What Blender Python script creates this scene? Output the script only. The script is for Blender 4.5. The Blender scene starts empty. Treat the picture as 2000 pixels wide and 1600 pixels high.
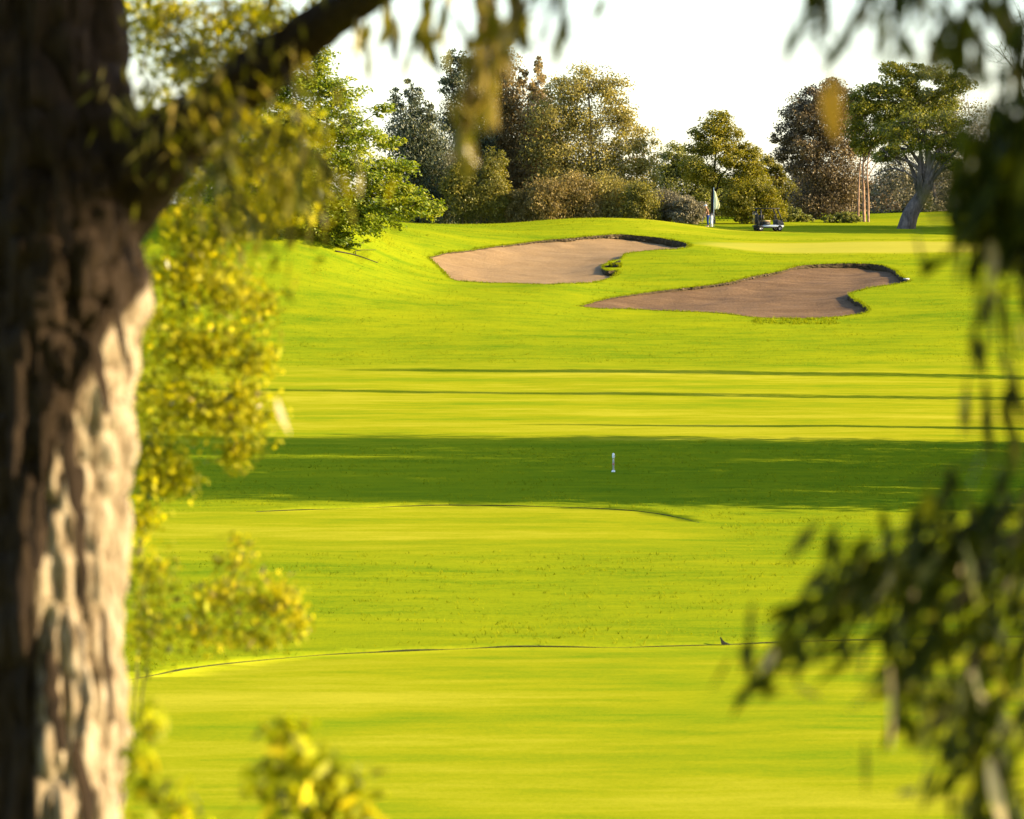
import bpy, bmesh, math, random
import numpy as np
from mathutils import Vector, Matrix, Quaternion
from mathutils.geometry import delaunay_2d_cdt

# ------------------------------------------------------------------ camera, sky, sun, exposure
sc = bpy.context.scene
C = sc.collection
FPX = 7500.0                      # focal length in pixels of the 2000 px wide photograph (135 mm lens)
PITCH = math.atan((800 - 395) / FPX)
cam_d = bpy.data.cameras.new("camera")
cam = bpy.data.objects.new("camera", cam_d); C.objects.link(cam)
cam_d.sensor_width = 36.0; cam_d.lens = 36.0 * FPX / 2000.0
cam_d.clip_start = 0.5; cam_d.clip_end = 12000
cam.location = (0, 0, 0); cam.rotation_euler = (math.pi / 2 - PITCH, 0, 0)
cam_d.dof.use_dof = True; cam_d.dof.focus_distance = 240.0; cam_d.dof.aperture_fstop = 3.5
sc.camera = cam

SUN_EL = math.radians(21.0); SUN_AZ = math.radians(8.0)     # from the right, a little behind the camera
SUN = Vector((math.cos(SUN_EL) * math.cos(SUN_AZ), -math.cos(SUN_EL) * math.sin(SUN_AZ), math.sin(SUN_EL)))
world = bpy.data.worlds.new("World"); sc.world = world; world.use_nodes = True
wn = world.node_tree.nodes; wl = world.node_tree.links
bgn = wn["Background"]; bgn.inputs["Strength"].default_value = 0.13
sky = wn.new("ShaderNodeTexSky"); sky.sky_type = 'NISHITA'; sky.sun_disc = False
sky.sun_elevation = SUN_EL; sky.sun_rotation = math.pi / 2 + SUN_AZ
sky.air_density = 1.0; sky.dust_density = 0.8; sky.ozone_density = 2.5; sky.altitude = 0
# thin high cloud: long faint streaks over the whole sky
tc = wn.new("ShaderNodeTexCoord"); mpw = wn.new("ShaderNodeMapping"); mpw.inputs["Scale"].default_value = (3.0, 3.0, 40.0); mpw.inputs["Rotation"].default_value = (0.0, 0.02, 0.0)
cn = wn.new("ShaderNodeTexNoise"); cn.inputs["Scale"].default_value = 1.6; cn.inputs["Detail"].default_value = 5
cr_ = wn.new("ShaderNodeValToRGB"); cr_.color_ramp.elements[0].position = 0.35; cr_.color_ramp.elements[0].color = (0.90, 0.90, 0.96, 1); cr_.color_ramp.elements[1].position = 0.65; cr_.color_ramp.elements[1].color = (1.06, 1.03, 1.06, 1)
mw = wn.new("ShaderNodeMix"); mw.data_type = 'RGBA'; mw.blend_type = 'MULTIPLY'; mw.inputs[0].default_value = 1.0
wl.new(tc.outputs["Generated"], mpw.inputs[0]); wl.new(mpw.outputs[0], cn.inputs["Vector"]); wl.new(cn.outputs["Fac"], cr_.inputs[0])
wl.new(sky.outputs[0], mw.inputs[6]); wl.new(cr_.outputs[0], mw.inputs[7]); wl.new(mw.outputs[2], bgn.inputs["Color"])
sun_d = bpy.data.lights.new("sun", 'SUN'); sun_d.energy = 5.0; sun_d.angle = math.radians(0.55)
sun_d.color = (1.0, 0.80, 0.48)
sun_o = bpy.data.objects.new("sun", sun_d); C.objects.link(sun_o)
sun_o.rotation_euler = SUN.to_track_quat('Z', 'Y').to_euler(); sun_o.location = (60, 0, 40)

vs = sc.view_settings
vs.view_transform = 'Standard'; vs.look = 'None'; vs.exposure = 1.78; vs.gamma = 1.0
vs.use_curve_mapping = False
sc.cycles.max_bounces = 7; sc.cycles.transparent_max_bounces = 6
sc.cycles.diffuse_bounces = 3; sc.cycles.glossy_bounces = 2; sc.cycles.transmission_bounces = 4
sc.cycles.use_denoising = True

RNG = np.random.default_rng(7)
random.seed(11)

# ------------------------------------------------------------------ pixel <-> place
_cp, _sp = math.cos(PITCH), math.sin(PITCH)
def ray(px, row):
    dx = (px - 1000.0) / FPX; dy = -(row - 800.0) / FPX
    return np.array([dx, _cp + dy * _sp, -_sp + dy * _cp])
def at(px, row, Y):
    r = ray(px, row); return r * (Y / r[1])

# ------------------------------------------------------------------ mesh helpers
def mesh_from(name, verts, faces, smooth=False):
    me = bpy.data.meshes.new(name)
    me.from_pydata([tuple(v) for v in verts], [], faces)
    if smooth: me.polygons.foreach_set("use_smooth", [True] * len(me.polygons))
    me.update(); return me
def mesh_quads(name, V, tint=None, n=4, smooth=False):
    """V: (N,n,3) separate polygons"""
    N = V.shape[0]
    me = bpy.data.meshes.new(name)
    me.vertices.add(N * n); me.vertices.foreach_set("co", V.reshape(-1).astype(np.float32))
    me.loops.add(N * n); me.loops.foreach_set("vertex_index", np.arange(N * n, dtype=np.int32))
    me.polygons.add(N); me.polygons.foreach_set("loop_start", np.arange(0, N * n, n, dtype=np.int32))
    me.update(calc_edges=True)
    if tint is not None:
        a = me.attributes.new("tint", 'FLOAT', 'POINT')
        a.data.foreach_set("value", np.repeat(tint, n).astype(np.float32))
    return me
def thing(name, label, cat, loc, group=None, kind=None):
    o = bpy.data.objects.new(name, None); C.objects.link(o); o.location = tuple(loc); o.empty_display_size = 0.3
    o["label"] = label; o["category"] = cat
    if group: o["group"] = group
    if kind: o["kind"] = kind
    return o
ROOTLOC = {}
def rootloc(p):
    v = Vector((0, 0, 0))
    while p is not None:
        v += p.location; p = p.parent
    return v
def part(name, me, mat, parent, kind=None, label=None):
    """me is in world coordinates; becomes a child in its parent's space"""
    o = bpy.data.objects.new(name, me); C.objects.link(o)
    if parent is not None:
        o.parent = parent; off = rootloc(parent)
        me.transform(Matrix.Translation(-off))
    if mat is not None: me.materials.clear(); me.materials.append(mat)
    if kind: o["kind"] = kind
    if label: o["label"] = label
    return o
def catmull(P, n=8):
    P = [np.array(p, float) for p in P]
    if len(P) == 2: return [P[0] + (P[1] - P[0]) * t for t in np.linspace(0, 1, n + 1)]
    Q = [2 * P[0] - P[1]] + P + [2 * P[-1] - P[-2]]
    out = []
    for i in range(1, len(Q) - 2):
        a, b, c, d = Q[i - 1], Q[i], Q[i + 1], Q[i + 2]
        for k in range(n):
            t = k / n
            out.append(0.5 * (2 * b + (c - a) * t + (2 * a - 5 * b + 4 * c - d) * t * t + (3 * b - a - 3 * c + d) * t ** 3))
    out.append(P[-1]); return out
def tube_geo(path, radii, sides=7, cap=True):
    path = [np.array(p, float) for p in path]
    n = len(path); V = []; F = []
    ref = np.array([0.13, 0.97, 0.2])
    for i in range(n):
        t = path[min(i + 1, n - 1)] - path[max(i - 1, 0)]
        t = t / (np.linalg.norm(t) + 1e-9)
        u = np.cross(t, ref); u /= (np.linalg.norm(u) + 1e-9); w = np.cross(t, u)
        for k in range(sides):
            a = 2 * math.pi * k / sides
            V.append(path[i] + radii[i] * (math.cos(a) * u + math.sin(a) * w))
    for i in range(n - 1):
        for k in range(sides):
            k2 = (k + 1) % sides
            F.append((i * sides + k, i * sides + k2, (i + 1) * sides + k2, (i + 1) * sides + k))
    if cap:
        F.append(tuple(range(sides))[::-1]); F.append(tuple(range((n - 1) * sides, n * sides)))
    return V, F
def tubes_mesh(name, list_of, sides=6):
    V = []; F = []
    for path, radii in list_of:
        v, f = tube_geo(path, radii, sides); o = len(V)
        V += v; F += [tuple(i + o for i in q) for q in f]
    return mesh_from(name, V, F, True)

# ------------------------------------------------------------------ materials
def new_mat(name):
    m = bpy.data.materials.new(name); m.use_nodes = True
    nt = m.node_tree; b = nt.nodes["Principled BSDF"]
    return m, nt, b
def ramp(nt, stops):
    r = nt.nodes.new("ShaderNodeValToRGB"); e = r.color_ramp.elements
    while len(e) < len(stops): e.new(0.5)
    for k, (p, c) in enumerate(stops):
        e[k].position = p; e[k].color = (c[0], c[1], c[2], 1)
    return r
def leaf_mat(name, c0, c1, c2, trans=0.35, rough=0.5, spec=0.3):
    m, nt, b = new_mat(name)
    a = nt.nodes.new("ShaderNodeAttribute"); a.attribute_name = "tint"
    r = ramp(nt, [(0.0, c0), (0.55, c1), (1.0, c2)])
    nt.links.new(a.outputs["Fac"], r.inputs[0])
    b.inputs["Roughness"].default_value = rough
    b.inputs["Specular IOR Level"].default_value = spec
    nt.links.new(r.outputs[0], b.inputs["Base Color"])
    tr = nt.nodes.new("ShaderNodeBsdfTranslucent")
    g = nt.nodes.new("ShaderNodeHueSaturation"); g.inputs["Value"].default_value = 1.25; g.inputs["Saturation"].default_value = 1.1
    nt.links.new(r.outputs[0], g.inputs["Color"]); nt.links.new(g.outputs[0], tr.inputs["Color"])
    mx = nt.nodes.new("ShaderNodeMixShader"); mx.inputs[0].default_value = trans
    nt.links.new(b.outputs[0], mx.inputs[1]); nt.links.new(tr.outputs[0], mx.inputs[2])
    nt.links.new(mx.outputs[0], nt.nodes["Material Output"].inputs[0])
    return m
def noise_node(nt, scale, detail=4, rough=0.6, vec=None, mapping=None):
    n = nt.nodes.new("ShaderNodeTexNoise"); n.inputs["Scale"].default_value = scale
    n.inputs["Detail"].default_value = detail; n.inputs["Roughness"].default_value = rough
    g = nt.nodes.new("ShaderNodeNewGeometry")
    src = g.outputs["Position"]
    if mapping:
        mp = nt.nodes.new("ShaderNodeMapping"); mp.inputs["Scale"].default_value = mapping
        nt.links.new(src, mp.inputs[0]); src = mp.outputs[0]
    nt.links.new(src, n.inputs["Vector"])
    return n
def bark_mat(name, dark, light, scale=6.0, mapping=(1, 1, 0.18), bump=0.6, dist=0.05):
    m, nt, b = new_mat(name)
    n = noise_node(nt, scale, 8, 0.65, mapping=mapping)
    r = ramp(nt, [(0.3, dark), (0.7, light)])
    nt.links.new(n.outputs["Fac"], r.inputs[0]); nt.links.new(r.outputs[0], b.inputs["Base Color"])
    b.inputs["Roughness"].default_value = 0.9; b.inputs["Specular IOR Level"].default_value = 0.15
    bp = nt.nodes.new("ShaderNodeBump"); bp.inputs["Strength"].default_value = bump; bp.inputs["Distance"].default_value = dist
    nt.links.new(n.outputs["Fac"], bp.inputs["Height"]); nt.links.new(bp.outputs[0], b.inputs["Normal"])
    return m
def plain_mat(name, col, rough=0.6, spec=0.3, var=0.12, scale=8, metal=0.0):
    m, nt, b = new_mat(name)
    n = noise_node(nt, scale, 4)
    lo = tuple(c * (1 - var) for c in col); hi = tuple(min(1, c * (1 + var)) for c in col)
    r = ramp(nt, [(0.3, lo), (0.7, hi)])
    nt.links.new(n.outputs["Fac"], r.inputs[0]); nt.links.new(r.outputs[0], b.inputs["Base Color"])
    b.inputs["Roughness"].default_value = rough; b.inputs["Specular IOR Level"].default_value = spec
    b.inputs["Metallic"].default_value = metal
    return m

# turf
def grass_ground_mat():
    m, nt, b = new_mat("turf")
    L = nt.links
    at_ = nt.nodes.new("ShaderNodeAttribute"); at_.attribute_name = "turf"     # 0 rough .. 1 close-mown
    big = noise_node(nt, 1.0, 5, 0.6, mapping=(0.05, 0.22, 0.1))              # mowing / watering patches
    mid = noise_node(nt, 1.0, 6, 0.65, mapping=(0.35, 1.0, 0.5))
    fine = noise_node(nt, 9.0, 6, 0.7, mapping=(1, 0.8, 1))
    cr = ramp(nt, [(0.36, (0.082, 0.152, 0.0060)), (0.5, (0.180, 0.216, 0.0060)), (0.64, (0.260, 0.264, 0.0060))])
    cf = ramp(nt, [(0.38, (0.140, 0.200, 0.0060)), (0.5, (0.245, 0.248, 0.0070)), (0.64, (0.350, 0.318, 0.0200))])
    def mix3(x, y, z, wx, wy, wz):
        mm = nt.nodes.new("ShaderNodeMath"); mm.operation = 'MULTIPLY'; L.new(x, mm.inputs[0]); mm.inputs[1].default_value = wx
        m2 = nt.nodes.new("ShaderNodeMath"); m2.operation = 'MULTIPLY_ADD'; L.new(y, m2.inputs[0]); m2.inputs[1].default_value = wy; L.new(mm.outputs[0], m2.inputs[2])
        m3 = nt.nodes.new("ShaderNodeMath"); m3.operation = 'MULTIPLY_ADD'; L.new(z, m3.inputs[0]); m3.inputs[1].default_value = wz; L.new(m2.outputs[0], m3.inputs[2])
        return m3.outputs[0]
    fr = mix3(big.outputs["Fac"], mid.outputs["Fac"], fine.outputs["Fac"], 0.36, 0.34, 0.30)
    ff = mix3(big.outputs["Fac"], mid.outputs["Fac"], fine.outputs["Fac"], 0.52, 0.32, 0.16)
    L.new(fr, cr.inputs[0]); L.new(ff, cf.inputs[0])
    mx = nt.nodes.new("ShaderNodeMix"); mx.data_type = 'RGBA'
    L.new(at_.outputs["Fac"], mx.inputs[0]); L.new(cr.outputs[0], mx.inputs[6]); L.new(cf.outputs[0], mx.inputs[7])
    ga = nt.nodes.new("ShaderNodeAttribute"); ga.attribute_name = "green"
    mg = nt.nodes.new("ShaderNodeMix"); mg.data_type = 'RGBA'; mg.inputs[7].default_value = (0.36, 0.315, 0.045, 1)
    L.new(ga.outputs["Fac"], mg.inputs[0]); L.new(mx.outputs[2], mg.inputs[6])
    L.new(mg.outputs[2], b.inputs["Base Color"])
    b.inputs["Roughness"].default_value = 1.0; b.inputs["Specular IOR Level"].default_value = 0.0
    inv = nt.nodes.new("ShaderNodeMath"); inv.operation = 'MULTIPLY_ADD'; inv.inputs[1].default_value = -0.30; inv.inputs[2].default_value = 0.42
    L.new(at_.outputs["Fac"], inv.inputs[0])
    bp = nt.nodes.new("ShaderNodeBump"); bp.inputs["Distance"].default_value = 0.10
    L.new(inv.outputs[0], bp.inputs["Strength"])
    hsum = mix3(mid.outputs["Fac"], fine.outputs["Fac"], big.outputs["Fac"], 1.2, 0.5, 0.0)
    L.new(hsum, bp.inputs["Height"]); L.new(bp.outputs[0], b.inputs["Normal"])
    return m
M_TURF = grass_ground_mat()
M_BLADE = leaf_mat("grass_blades", (0.10, 0.13, 0.003), (0.18, 0.20, 0.004), (0.28, 0.27, 0.006), 0.5, 0.8, 0.05)

def sand_mat(name, c0, c1):
    m, nt, b = new_mat(name); L = nt.links
    n1 = noise_node(nt, 1.0, 5, 0.6, mapping=(0.25, 1.1, 1.0))
    n2 = noise_node(nt, 6.0, 6, 0.7)
    rk = nt.nodes.new("ShaderNodeTexWave"); rk.wave_type = 'BANDS'; rk.bands_direction = 'Y'
    rk.inputs["Scale"].default_value = 1.3; rk.inputs["Distortion"].default_value = 5.0; rk.inputs["Detail"].default_value = 3
    rk.inputs["Detail Scale"].default_value = 0.6
    g = nt.nodes.new("ShaderNodeNewGeometry"); mp = nt.nodes.new("ShaderNodeMapping"); mp.inputs["Scale"].default_value = (0.22, 1, 1)
    mp.inputs["Rotation"].default_value = (0, 0, 0.12)
    L.new(g.outputs["Position"], mp.inputs[0]); L.new(mp.outputs[0], rk.inputs["Vector"])
    a = nt.nodes.new("ShaderNodeMath"); a.operation = 'MULTIPLY_ADD'; a.inputs[1].default_value = 0.5
    s = nt.nodes.new("ShaderNodeMath"); s.operation = 'MULTIPLY'; s.inputs[1].default_value = 0.5
    L.new(n2.outputs["Fac"], s.inputs[0]); L.new(n1.outputs["Fac"], a.inputs[0]); L.new(s.outputs[0], a.inputs[2])
    a2 = nt.nodes.new("ShaderNodeMath"); a2.operation = 'MULTIPLY_ADD'; a2.inputs[1].default_value = 0.18; L.new(rk.outputs["Fac"], a2.inputs[0]); L.new(a.outputs[0], a2.inputs[2])
    r = ramp(nt, [(0.42, c0), (0.76, c1)]); L.new(a2.outputs[0], r.inputs[0]); L.new(r.outputs[0], b.inputs["Base Color"])
    b.inputs["Roughness"].default_value = 0.95; b.inputs["Specular IOR Level"].default_value = 0.1
    h = nt.nodes.new("ShaderNodeMath"); h.operation = 'MULTIPLY_ADD'; h.inputs[1].default_value = 0.35
    L.new(rk.outputs["Fac"], h.inputs[0]); L.new(a.outputs[0], h.inputs[2])
    bp = nt.nodes.new("ShaderNodeBump"); bp.inputs["Strength"].default_value = 0.9; bp.inputs["Distance"].default_value = 0.14
    L.new(h.outputs[0], bp.inputs["Height"]); L.new(bp.outputs[0], b.inputs["Normal"])
    return m
M_SAND1 = sand_mat("pale_sand", (0.19, 0.116, 0.050), (0.31, 0.205, 0.098))
M_SAND2 = sand_mat("brown_sand", (0.075, 0.041, 0.018), (0.20, 0.120, 0.058))
M_SOIL = bark_mat("dark_soil", (0.018, 0.014, 0.006), (0.075, 0.052, 0.022), 5.0, (1, 1, 1), 0.8, 0.08)
M_CLOD = plain_mat("soil_clod", (0.17, 0.125, 0.075), 0.95, 0.1, 0.5, 5)
M_DARKCLOD = plain_mat("dark_soil_clod", (0.03, 0.028, 0.02), 0.95, 0.1, 0.4, 5)

# ------------------------------------------------------------------ the lie of the land (thin-plate spline through surveyed spots)
CTRL = []
def cp(px, row, Y): CTRL.append(at(px, row, Y))
for px in (-150, 400, 1000, 1600, 2150):
    for row, Y in ((1600, 64), (1400, 80), (1262, 96), (1100, 119), (1000, 138), (925, 157), (850, 181), (765, 212), (720, 228)):
        cp(px, row, Y)
for t in [(-150, 660, 243), (350, 655, 244), (700, 658, 244), (1000, 660, 244), (1400, 662, 244), (1750, 660, 244), (2150, 655, 244),
          (1400, 620, 254), (1650, 622, 254), (1140, 600, 258), (1850, 600, 257), (2150, 590, 258),
          (1800, 550, 268), (1900, 525, 275), (2150, 520, 275), (1650, 515, 278), (1480, 538, 272),
          (1250, 562, 267), (1300, 520, 277), (1400, 505, 281), (1180, 560, 267),
          (900, 550, 266), (1000, 556, 265), (1100, 554, 265), (838, 502, 277), (1000, 480, 288), (1100, 467, 292), (1200, 459, 294.5),
          (1300, 467, 293), (1345, 480, 288), (1150, 428, 305), (1000, 441, 304), (850, 437.5, 304), (1280, 430.5, 307), (1350, 441, 308),
          (1080, 431, 305), (930, 440, 304),
          (1500, 500, 284), (1500, 475, 294), (1700, 475, 294), (1900, 475, 294), (2150, 475, 294),
          (1420, 455, 304), (1500, 456, 305), (1700, 457, 306), (1900, 457, 306), (2150, 457, 306),
          (1380, 444, 325), (1500, 442, 328), (1700, 441, 328), (1900, 441, 328), (2150, 441, 328),
          (1400, 431, 345), (1550, 433, 345), (1690, 434, 345), (1760, 424, 352), (1820, 414, 358), (1930, 411, 358), (2150, 412, 358),
          (735, 441, 286), (790, 442, 290), (700, 462, 272), (620, 478, 264), (520, 488, 261), (350, 480, 263), (-150, 470, 266),
          (850, 478, 281), (760, 515, 267), (620, 560, 256), (450, 590, 252), (150, 590, 252), (-150, 590, 252),
          (840, 565, 261), (1000, 605, 254)]:
    cp(*t)
for X, Y, z in [(-30, 325, -2.5), (-18, 325, -2.4), (-8, 325, -2.3), (0, 325, -2.2), (8, 325, -2.2),
                (-30, 350, -2.4), (-10, 350, -2.2), (8, 350, -1.9), (60, 340, -1.6), (-60, 300, -3), (80, 300, -3), (-60, 240, -7), (70, 240, -8),
                (-60, 160, -10.5), (60, 160, -11), (-50, 90, -10.5), (50, 90, -10.5), (-90, 400, -3), (0, 400, -2.4), (90, 400, -2.5),
                (0, 0, -1.72), (-12, 0, -1.9), (12, 0, -1.9), (0, 14, -2.95), (-10, 14, -2.9), (10, 14, -2.9), (0, 30, -5.5), (-15, 30, -5.5), (15, 30, -5.5),
                (0, 47, -8.3), (-15, 47, -8.3), (15, 47, -8.3), (0, -20, -1.0), (0, 500, -4), (-140, 250, -6), (150, 250, -8)]:
    CTRL.append(np.array([X, Y, z], float))
CTRL = np.array(CTRL)
SX, SY = 1 / 20.0, 1 / 26.0
def _U(r2): return np.where(r2 > 1e-12, 0.5 * r2 * np.log(np.maximum(r2, 1e-12)), 0.0)
_P = CTRL[:, :2] * np.array([SX, SY]); _n = len(_P)
_K = _U(((_P[:, None] - _P[None]) ** 2).sum(-1)) + np.eye(_n) * 0.004
_A = np.zeros((_n + 3, _n + 3)); _A[:_n, :_n] = _K; _A[:_n, _n] = 1; _A[:_n, _n + 1:] = _P; _A[_n, :_n] = 1; _A[_n + 1:, :_n] = _P.T
_W = np.linalg.solve(_A, np.concatenate([CTRL[:, 2], np.zeros(3)]))
def Hraw(XY):
    Q = np.atleast_2d(XY) * np.array([SX, SY])
    out = np.empty(len(Q))
    for s in range(0, len(Q), 8192):
        q = Q[s:s + 8192]
        out[s:s + 8192] = _U(((q[:, None] - _P[None]) ** 2).sum(-1)) @ _W[:_n] + _W[_n] + q @ _W[_n + 1:]
    return out
# two shallow turf steps where the mowing height changes (polylines in plan)
def ground_hit(px, row, y0=55.0, y1=360.0, fn=None):
    r = ray(px, row); Ys = np.arange(y0, y1, 0.4)
    P = r[None] * (Ys / r[1])[:, None]
    h = (fn or Hraw)(P[:, :2]); below = np.where(P[:, 2] <= h)[0]
    if len(below) == 0: return P[-1]
    i = below[0]
    if i == 0: return P[0]
    d0 = P[i - 1, 2] - h[i - 1]; d1 = P[i, 2] - h[i]; t = d0 / (d0 - d1 + 1e-12)
    return P[i - 1] + (P[i] - P[i - 1]) * t
STEPS = []
for pts, hgt in (([(180, 1345), (260, 1328), (400, 1303), (600, 1280), (800, 1270), (1000, 1264), (1200, 1262), (1400, 1257), (1600, 1250), (1850, 1246), (2100, 1244)], 0.075),
                 ([(500, 1003), (700, 995), (850, 990), (1000, 990), (1150, 993), (1250, 999), (1320, 1008), (1366, 1019)], 0.085)):
    line = np.array(catmull([ground_hit(*p)[:2] for p in pts], 14)); STEPS.append((line, hgt))
def step_height(XY):
    XY = np.atleast_2d(XY); out = np.zeros(len(XY))
    for line, hgt in STEPS:
        m = (XY[:, 0] > line[:, 0].min()) & (XY[:, 0] < line[:, 0].max())
        yl = np.interp(XY[:, 0], line[:, 0], line[:, 1])
        d = XY[:, 1] - yl
        w = np.clip((d + 0.02) / 0.10, 0, 1) * np.clip(1 - (d - 0.2) / 7.0, 0, 1) ** 2
        taper = np.clip((line[:, 0].max() - XY[:, 0]) / 2.0, 0, 1) * np.clip((XY[:, 0] - line[:, 0].min()) / 1.5, 0, 1)
        out += np.where(m, hgt * w * np.sqrt(np.maximum(taper, 0)), 0)
    return out
def vnoise(XY, scale, seed=0):
    """cheap smooth value noise"""
    q = np.atleast_2d(XY) / scale; i = np.floor(q).astype(int); f = q - i; f = f * f * (3 - 2 * f)
    def hsh(a, b):
        n = (a * 374761393 + b * 668265263 + seed * 144665) & 0x7fffffff
        n = ((n ^ (n >> 13)) * 1274126177) & 0x7fffffff
        return ((n ^ (n >> 16)) & 0xffff) / 65535.0
    a = hsh(i[:, 0], i[:, 1]); b = hsh(i[:, 0] + 1, i[:, 1]); c = hsh(i[:, 0], i[:, 1] + 1); d = hsh(i[:, 0] + 1, i[:, 1] + 1)
    return (a * (1 - f[:, 0]) + b * f[:, 0]) * (1 - f[:, 1]) + (c * (1 - f[:, 0]) + d * f[:, 0]) * f[:, 1]
def H(XY):
    XY = np.atleast_2d(np.asarray(XY, float))
    und = (vnoise(XY, 9.0, 3) - 0.5) * 0.12 + (vnoise(XY, 3.1, 5) - 0.5) * 0.045
    far = np.clip((XY[:, 1] - 480) / 400, 0, 1); edge = np.clip((np.abs(XY[:, 0]) - 120) / 120, 0, 1)
    z = Hraw(np.clip(XY, [-200, -60], [200, 620])) + und
    w = np.maximum(far, edge)
    return z * (1 - w) + (-5.0) * w + step_height(XY)
def H1(x, y): return float(H([[x, y]])[0])

# bunker outlines: photographed outline carried to the ground
B1 = [(838, 502), (870, 495), (920, 489), (980, 480), (1050, 471), (1110, 466), (1160, 461), (1210, 458), (1250, 461), (1290, 465), (1338, 474), (1345, 481), (1325, 486),
      (1290, 488), (1250, 491), (1218, 497), (1212, 506), (1193, 510), (1176, 520), (1184, 529), (1206, 529), (1195, 541), (1150, 552), (1080, 555), (1000, 553), (930, 551), (885, 546), (868, 530)]
B2 = [(1133, 598), (1180, 585), (1240, 575), (1300, 567), (1380, 558), (1430, 550), (1470, 540), (1520, 531), (1560, 520), (1610, 516), (1680, 515), (1720, 518), (1745, 527), (1758, 539), (1774, 549),
      (1740, 556), (1700, 562), (1660, 573), (1663, 582), (1692, 600), (1688, 611), (1640, 618), (1560, 622), (1480, 620), (1420, 613), (1330, 608), (1240, 604), (1180, 603)]
def outline_world(px):
    P = np.array([ground_hit(a, b, 230, 330, H)[:2] for a, b in px])
    P = np.array(catmull(list(P) + [P[0]], 10))[:-1]
    d = np.r_[0, np.cumsum(np.linalg.norm(np.roll(P, -1, 0) - P, axis=1))]
    Pc = np.vstack([P, P[:1]]); s = np.arange(0, d[-1], 0.28)
    Q = np.c_[np.interp(s, d, Pc[:, 0]), np.interp(s, d, Pc[:, 1])]
    return Q + RNG.normal(0, 0.03, Q.shape)
def inside(poly, XY):
    x, y = XY[:, 0], XY[:, 1]; r = np.zeros(len(XY), bool); j = len(poly) - 1
    for i in range(len(poly)):
        xi, yi = poly[i]; xj, yj = poly[j]
        c = ((yi > y) != (yj > y)) & (x < (xj - xi) * (y - yi) / (yj - yi + 1e-12) + xi)
        r ^= c; j = i
    return r
def dist_poly(poly, XY):
    d = np.full(len(XY), 1e9); idx = np.zeros(len(XY), int)
    for i in range(len(poly)):
        dd = np.hypot(XY[:, 0] - poly[i, 0], XY[:, 1] - poly[i, 1]); m = dd < d; d[m] = dd[m]; idx[m] = i
    return d, idx
POLYS = [outline_world(B1), outline_world(B2)]

# ---- ground sheet
def grid(x0, x1, y0, y1, s, jit=0.25):
    X, Y = np.meshgrid(np.arange(x0, x1, s), np.arange(y0, y1, s)); P = np.c_[X.ravel(), Y.ravel()]
    return P + RNG.uniform(-jit, jit, P.shape) * s
g1 = grid(-30, 52, 238, 324, 0.85); g2 = grid(-32, 42, 62, 238, 1.25); g2 = g2[g2[:, 1] < 237.2]
g3 = grid(-200, 200, -40, 500, 7.0); m3 = ((g3[:, 0] > -34) & (g3[:, 0] < 54) & (g3[:, 1] > 60) & (g3[:, 1] < 326)); g3 = g3[~m3]
g4 = grid(-5000, 5000, -600, 9000, 260); g4 = g4[~((np.abs(g4[:, 0]) < 205) & (g4[:, 1] > -45) & (g4[:, 1] < 505))]
G = np.vstack([g1, g2, g3, g4])
for pl in POLYS:
    ins = inside(pl, G); d, _ = dist_poly(pl, G); G = G[~ins & (d > 0.25)]
pts = [tuple(p) for p in G]; edges = []
for pl in POLYS:
    o = len(pts); n = len(pl); pts += [tuple(p) for p in pl]; edges += [(o + i, o + (i + 1) % n) for i in range(n)]
for line, _h in STEPS:
    for off in (-0.03, 0.10):
        o = len(pts); pts += [(p[0], p[1] + off) for p in line]; edges += [(o + i, o + i + 1) for i in range(len(line) - 1)]
res = delaunay_2d_cdt([Vector(p) for p in pts], edges, [], 0, 1e-5)
V2 = np.array([(v[0], v[1]) for v in res[0]]); F = np.array([tuple(f) for f in res[2]])
cen = V2[F].mean(1); keep = np.ones(len(F), bool)
for pl in POLYS: keep &= ~inside(pl, cen)
F = F[keep]
a_ = V2[F[:, 1]] - V2[F[:, 0]]; b_ = V2[F[:, 2]] - V2[F[:, 0]]
flip = (a_[:, 0] * b_[:, 1] - a_[:, 1] * b_[:, 0]) < 0; F[flip] = F[flip][:, ::-1]
VZ = H(V2)
V3 = np.c_[V2, VZ]
me = mesh_from("ground", V3, [tuple(int(i) for i in f) for f in F], True)
def turf_class(XY):
    """0 rough .. 1 close mown; boundaries are the mowing lines"""
    X, Y = XY[:, 0], XY[:, 1]; s = lambda e0, e1, v: np.clip((v - e0) / (e1 - e0), 0, 1)
    wob = (vnoise(XY, 7.0, 9) - 0.5) * 3.0
    fair = s(174, 178, Y + wob) * (1 - s(224, 234, Y + wob))                      # fairway strip
    yl = np.interp(X, STEPS[0][0][:, 0], STEPS[0][0][:, 1]); tee = 1 - s(-0.05, 0.10, Y - yl)
    tee *= 0.8
    yl2 = np.interp(X, STEPS[1][0][:, 0], STEPS[1][0][:, 1]); x1 = STEPS[1][0][:, 0].max()
    tee2 = (1 - s(-0.05, 0.1, Y - yl2)) * s(118, 128, Y) * (1 - s(x1 - 1, x1 + 2, X)) * 0.8
    gx = (X - 28) / 16.5; gy = (Y - 291) / 6.2
    green = 1 - s(0.85, 1.0, np.sqrt(gx ** 2 + gy ** 2))
    green2 = s(297, 299, Y + 0.2 * wob) * (1 - s(345, 350, Y)) * s(8, 12, X) * 0.5
    return np.clip(np.maximum.reduce([fair, tee, tee2, green * 1.0, green2]), 0, 1)
ta = me.attributes.new("turf", 'FLOAT', 'POINT'); ta.data.foreach_set("value", turf_class(V2).astype(np.float32))
gx = (V2[:, 0] - 29) / 15.5; gy = (V2[:, 1] - 290.5) / 5.0
gr_ = np.clip((1 - np.sqrt(gx ** 2 + gy ** 2)) / 0.12, 0, 1)
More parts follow.
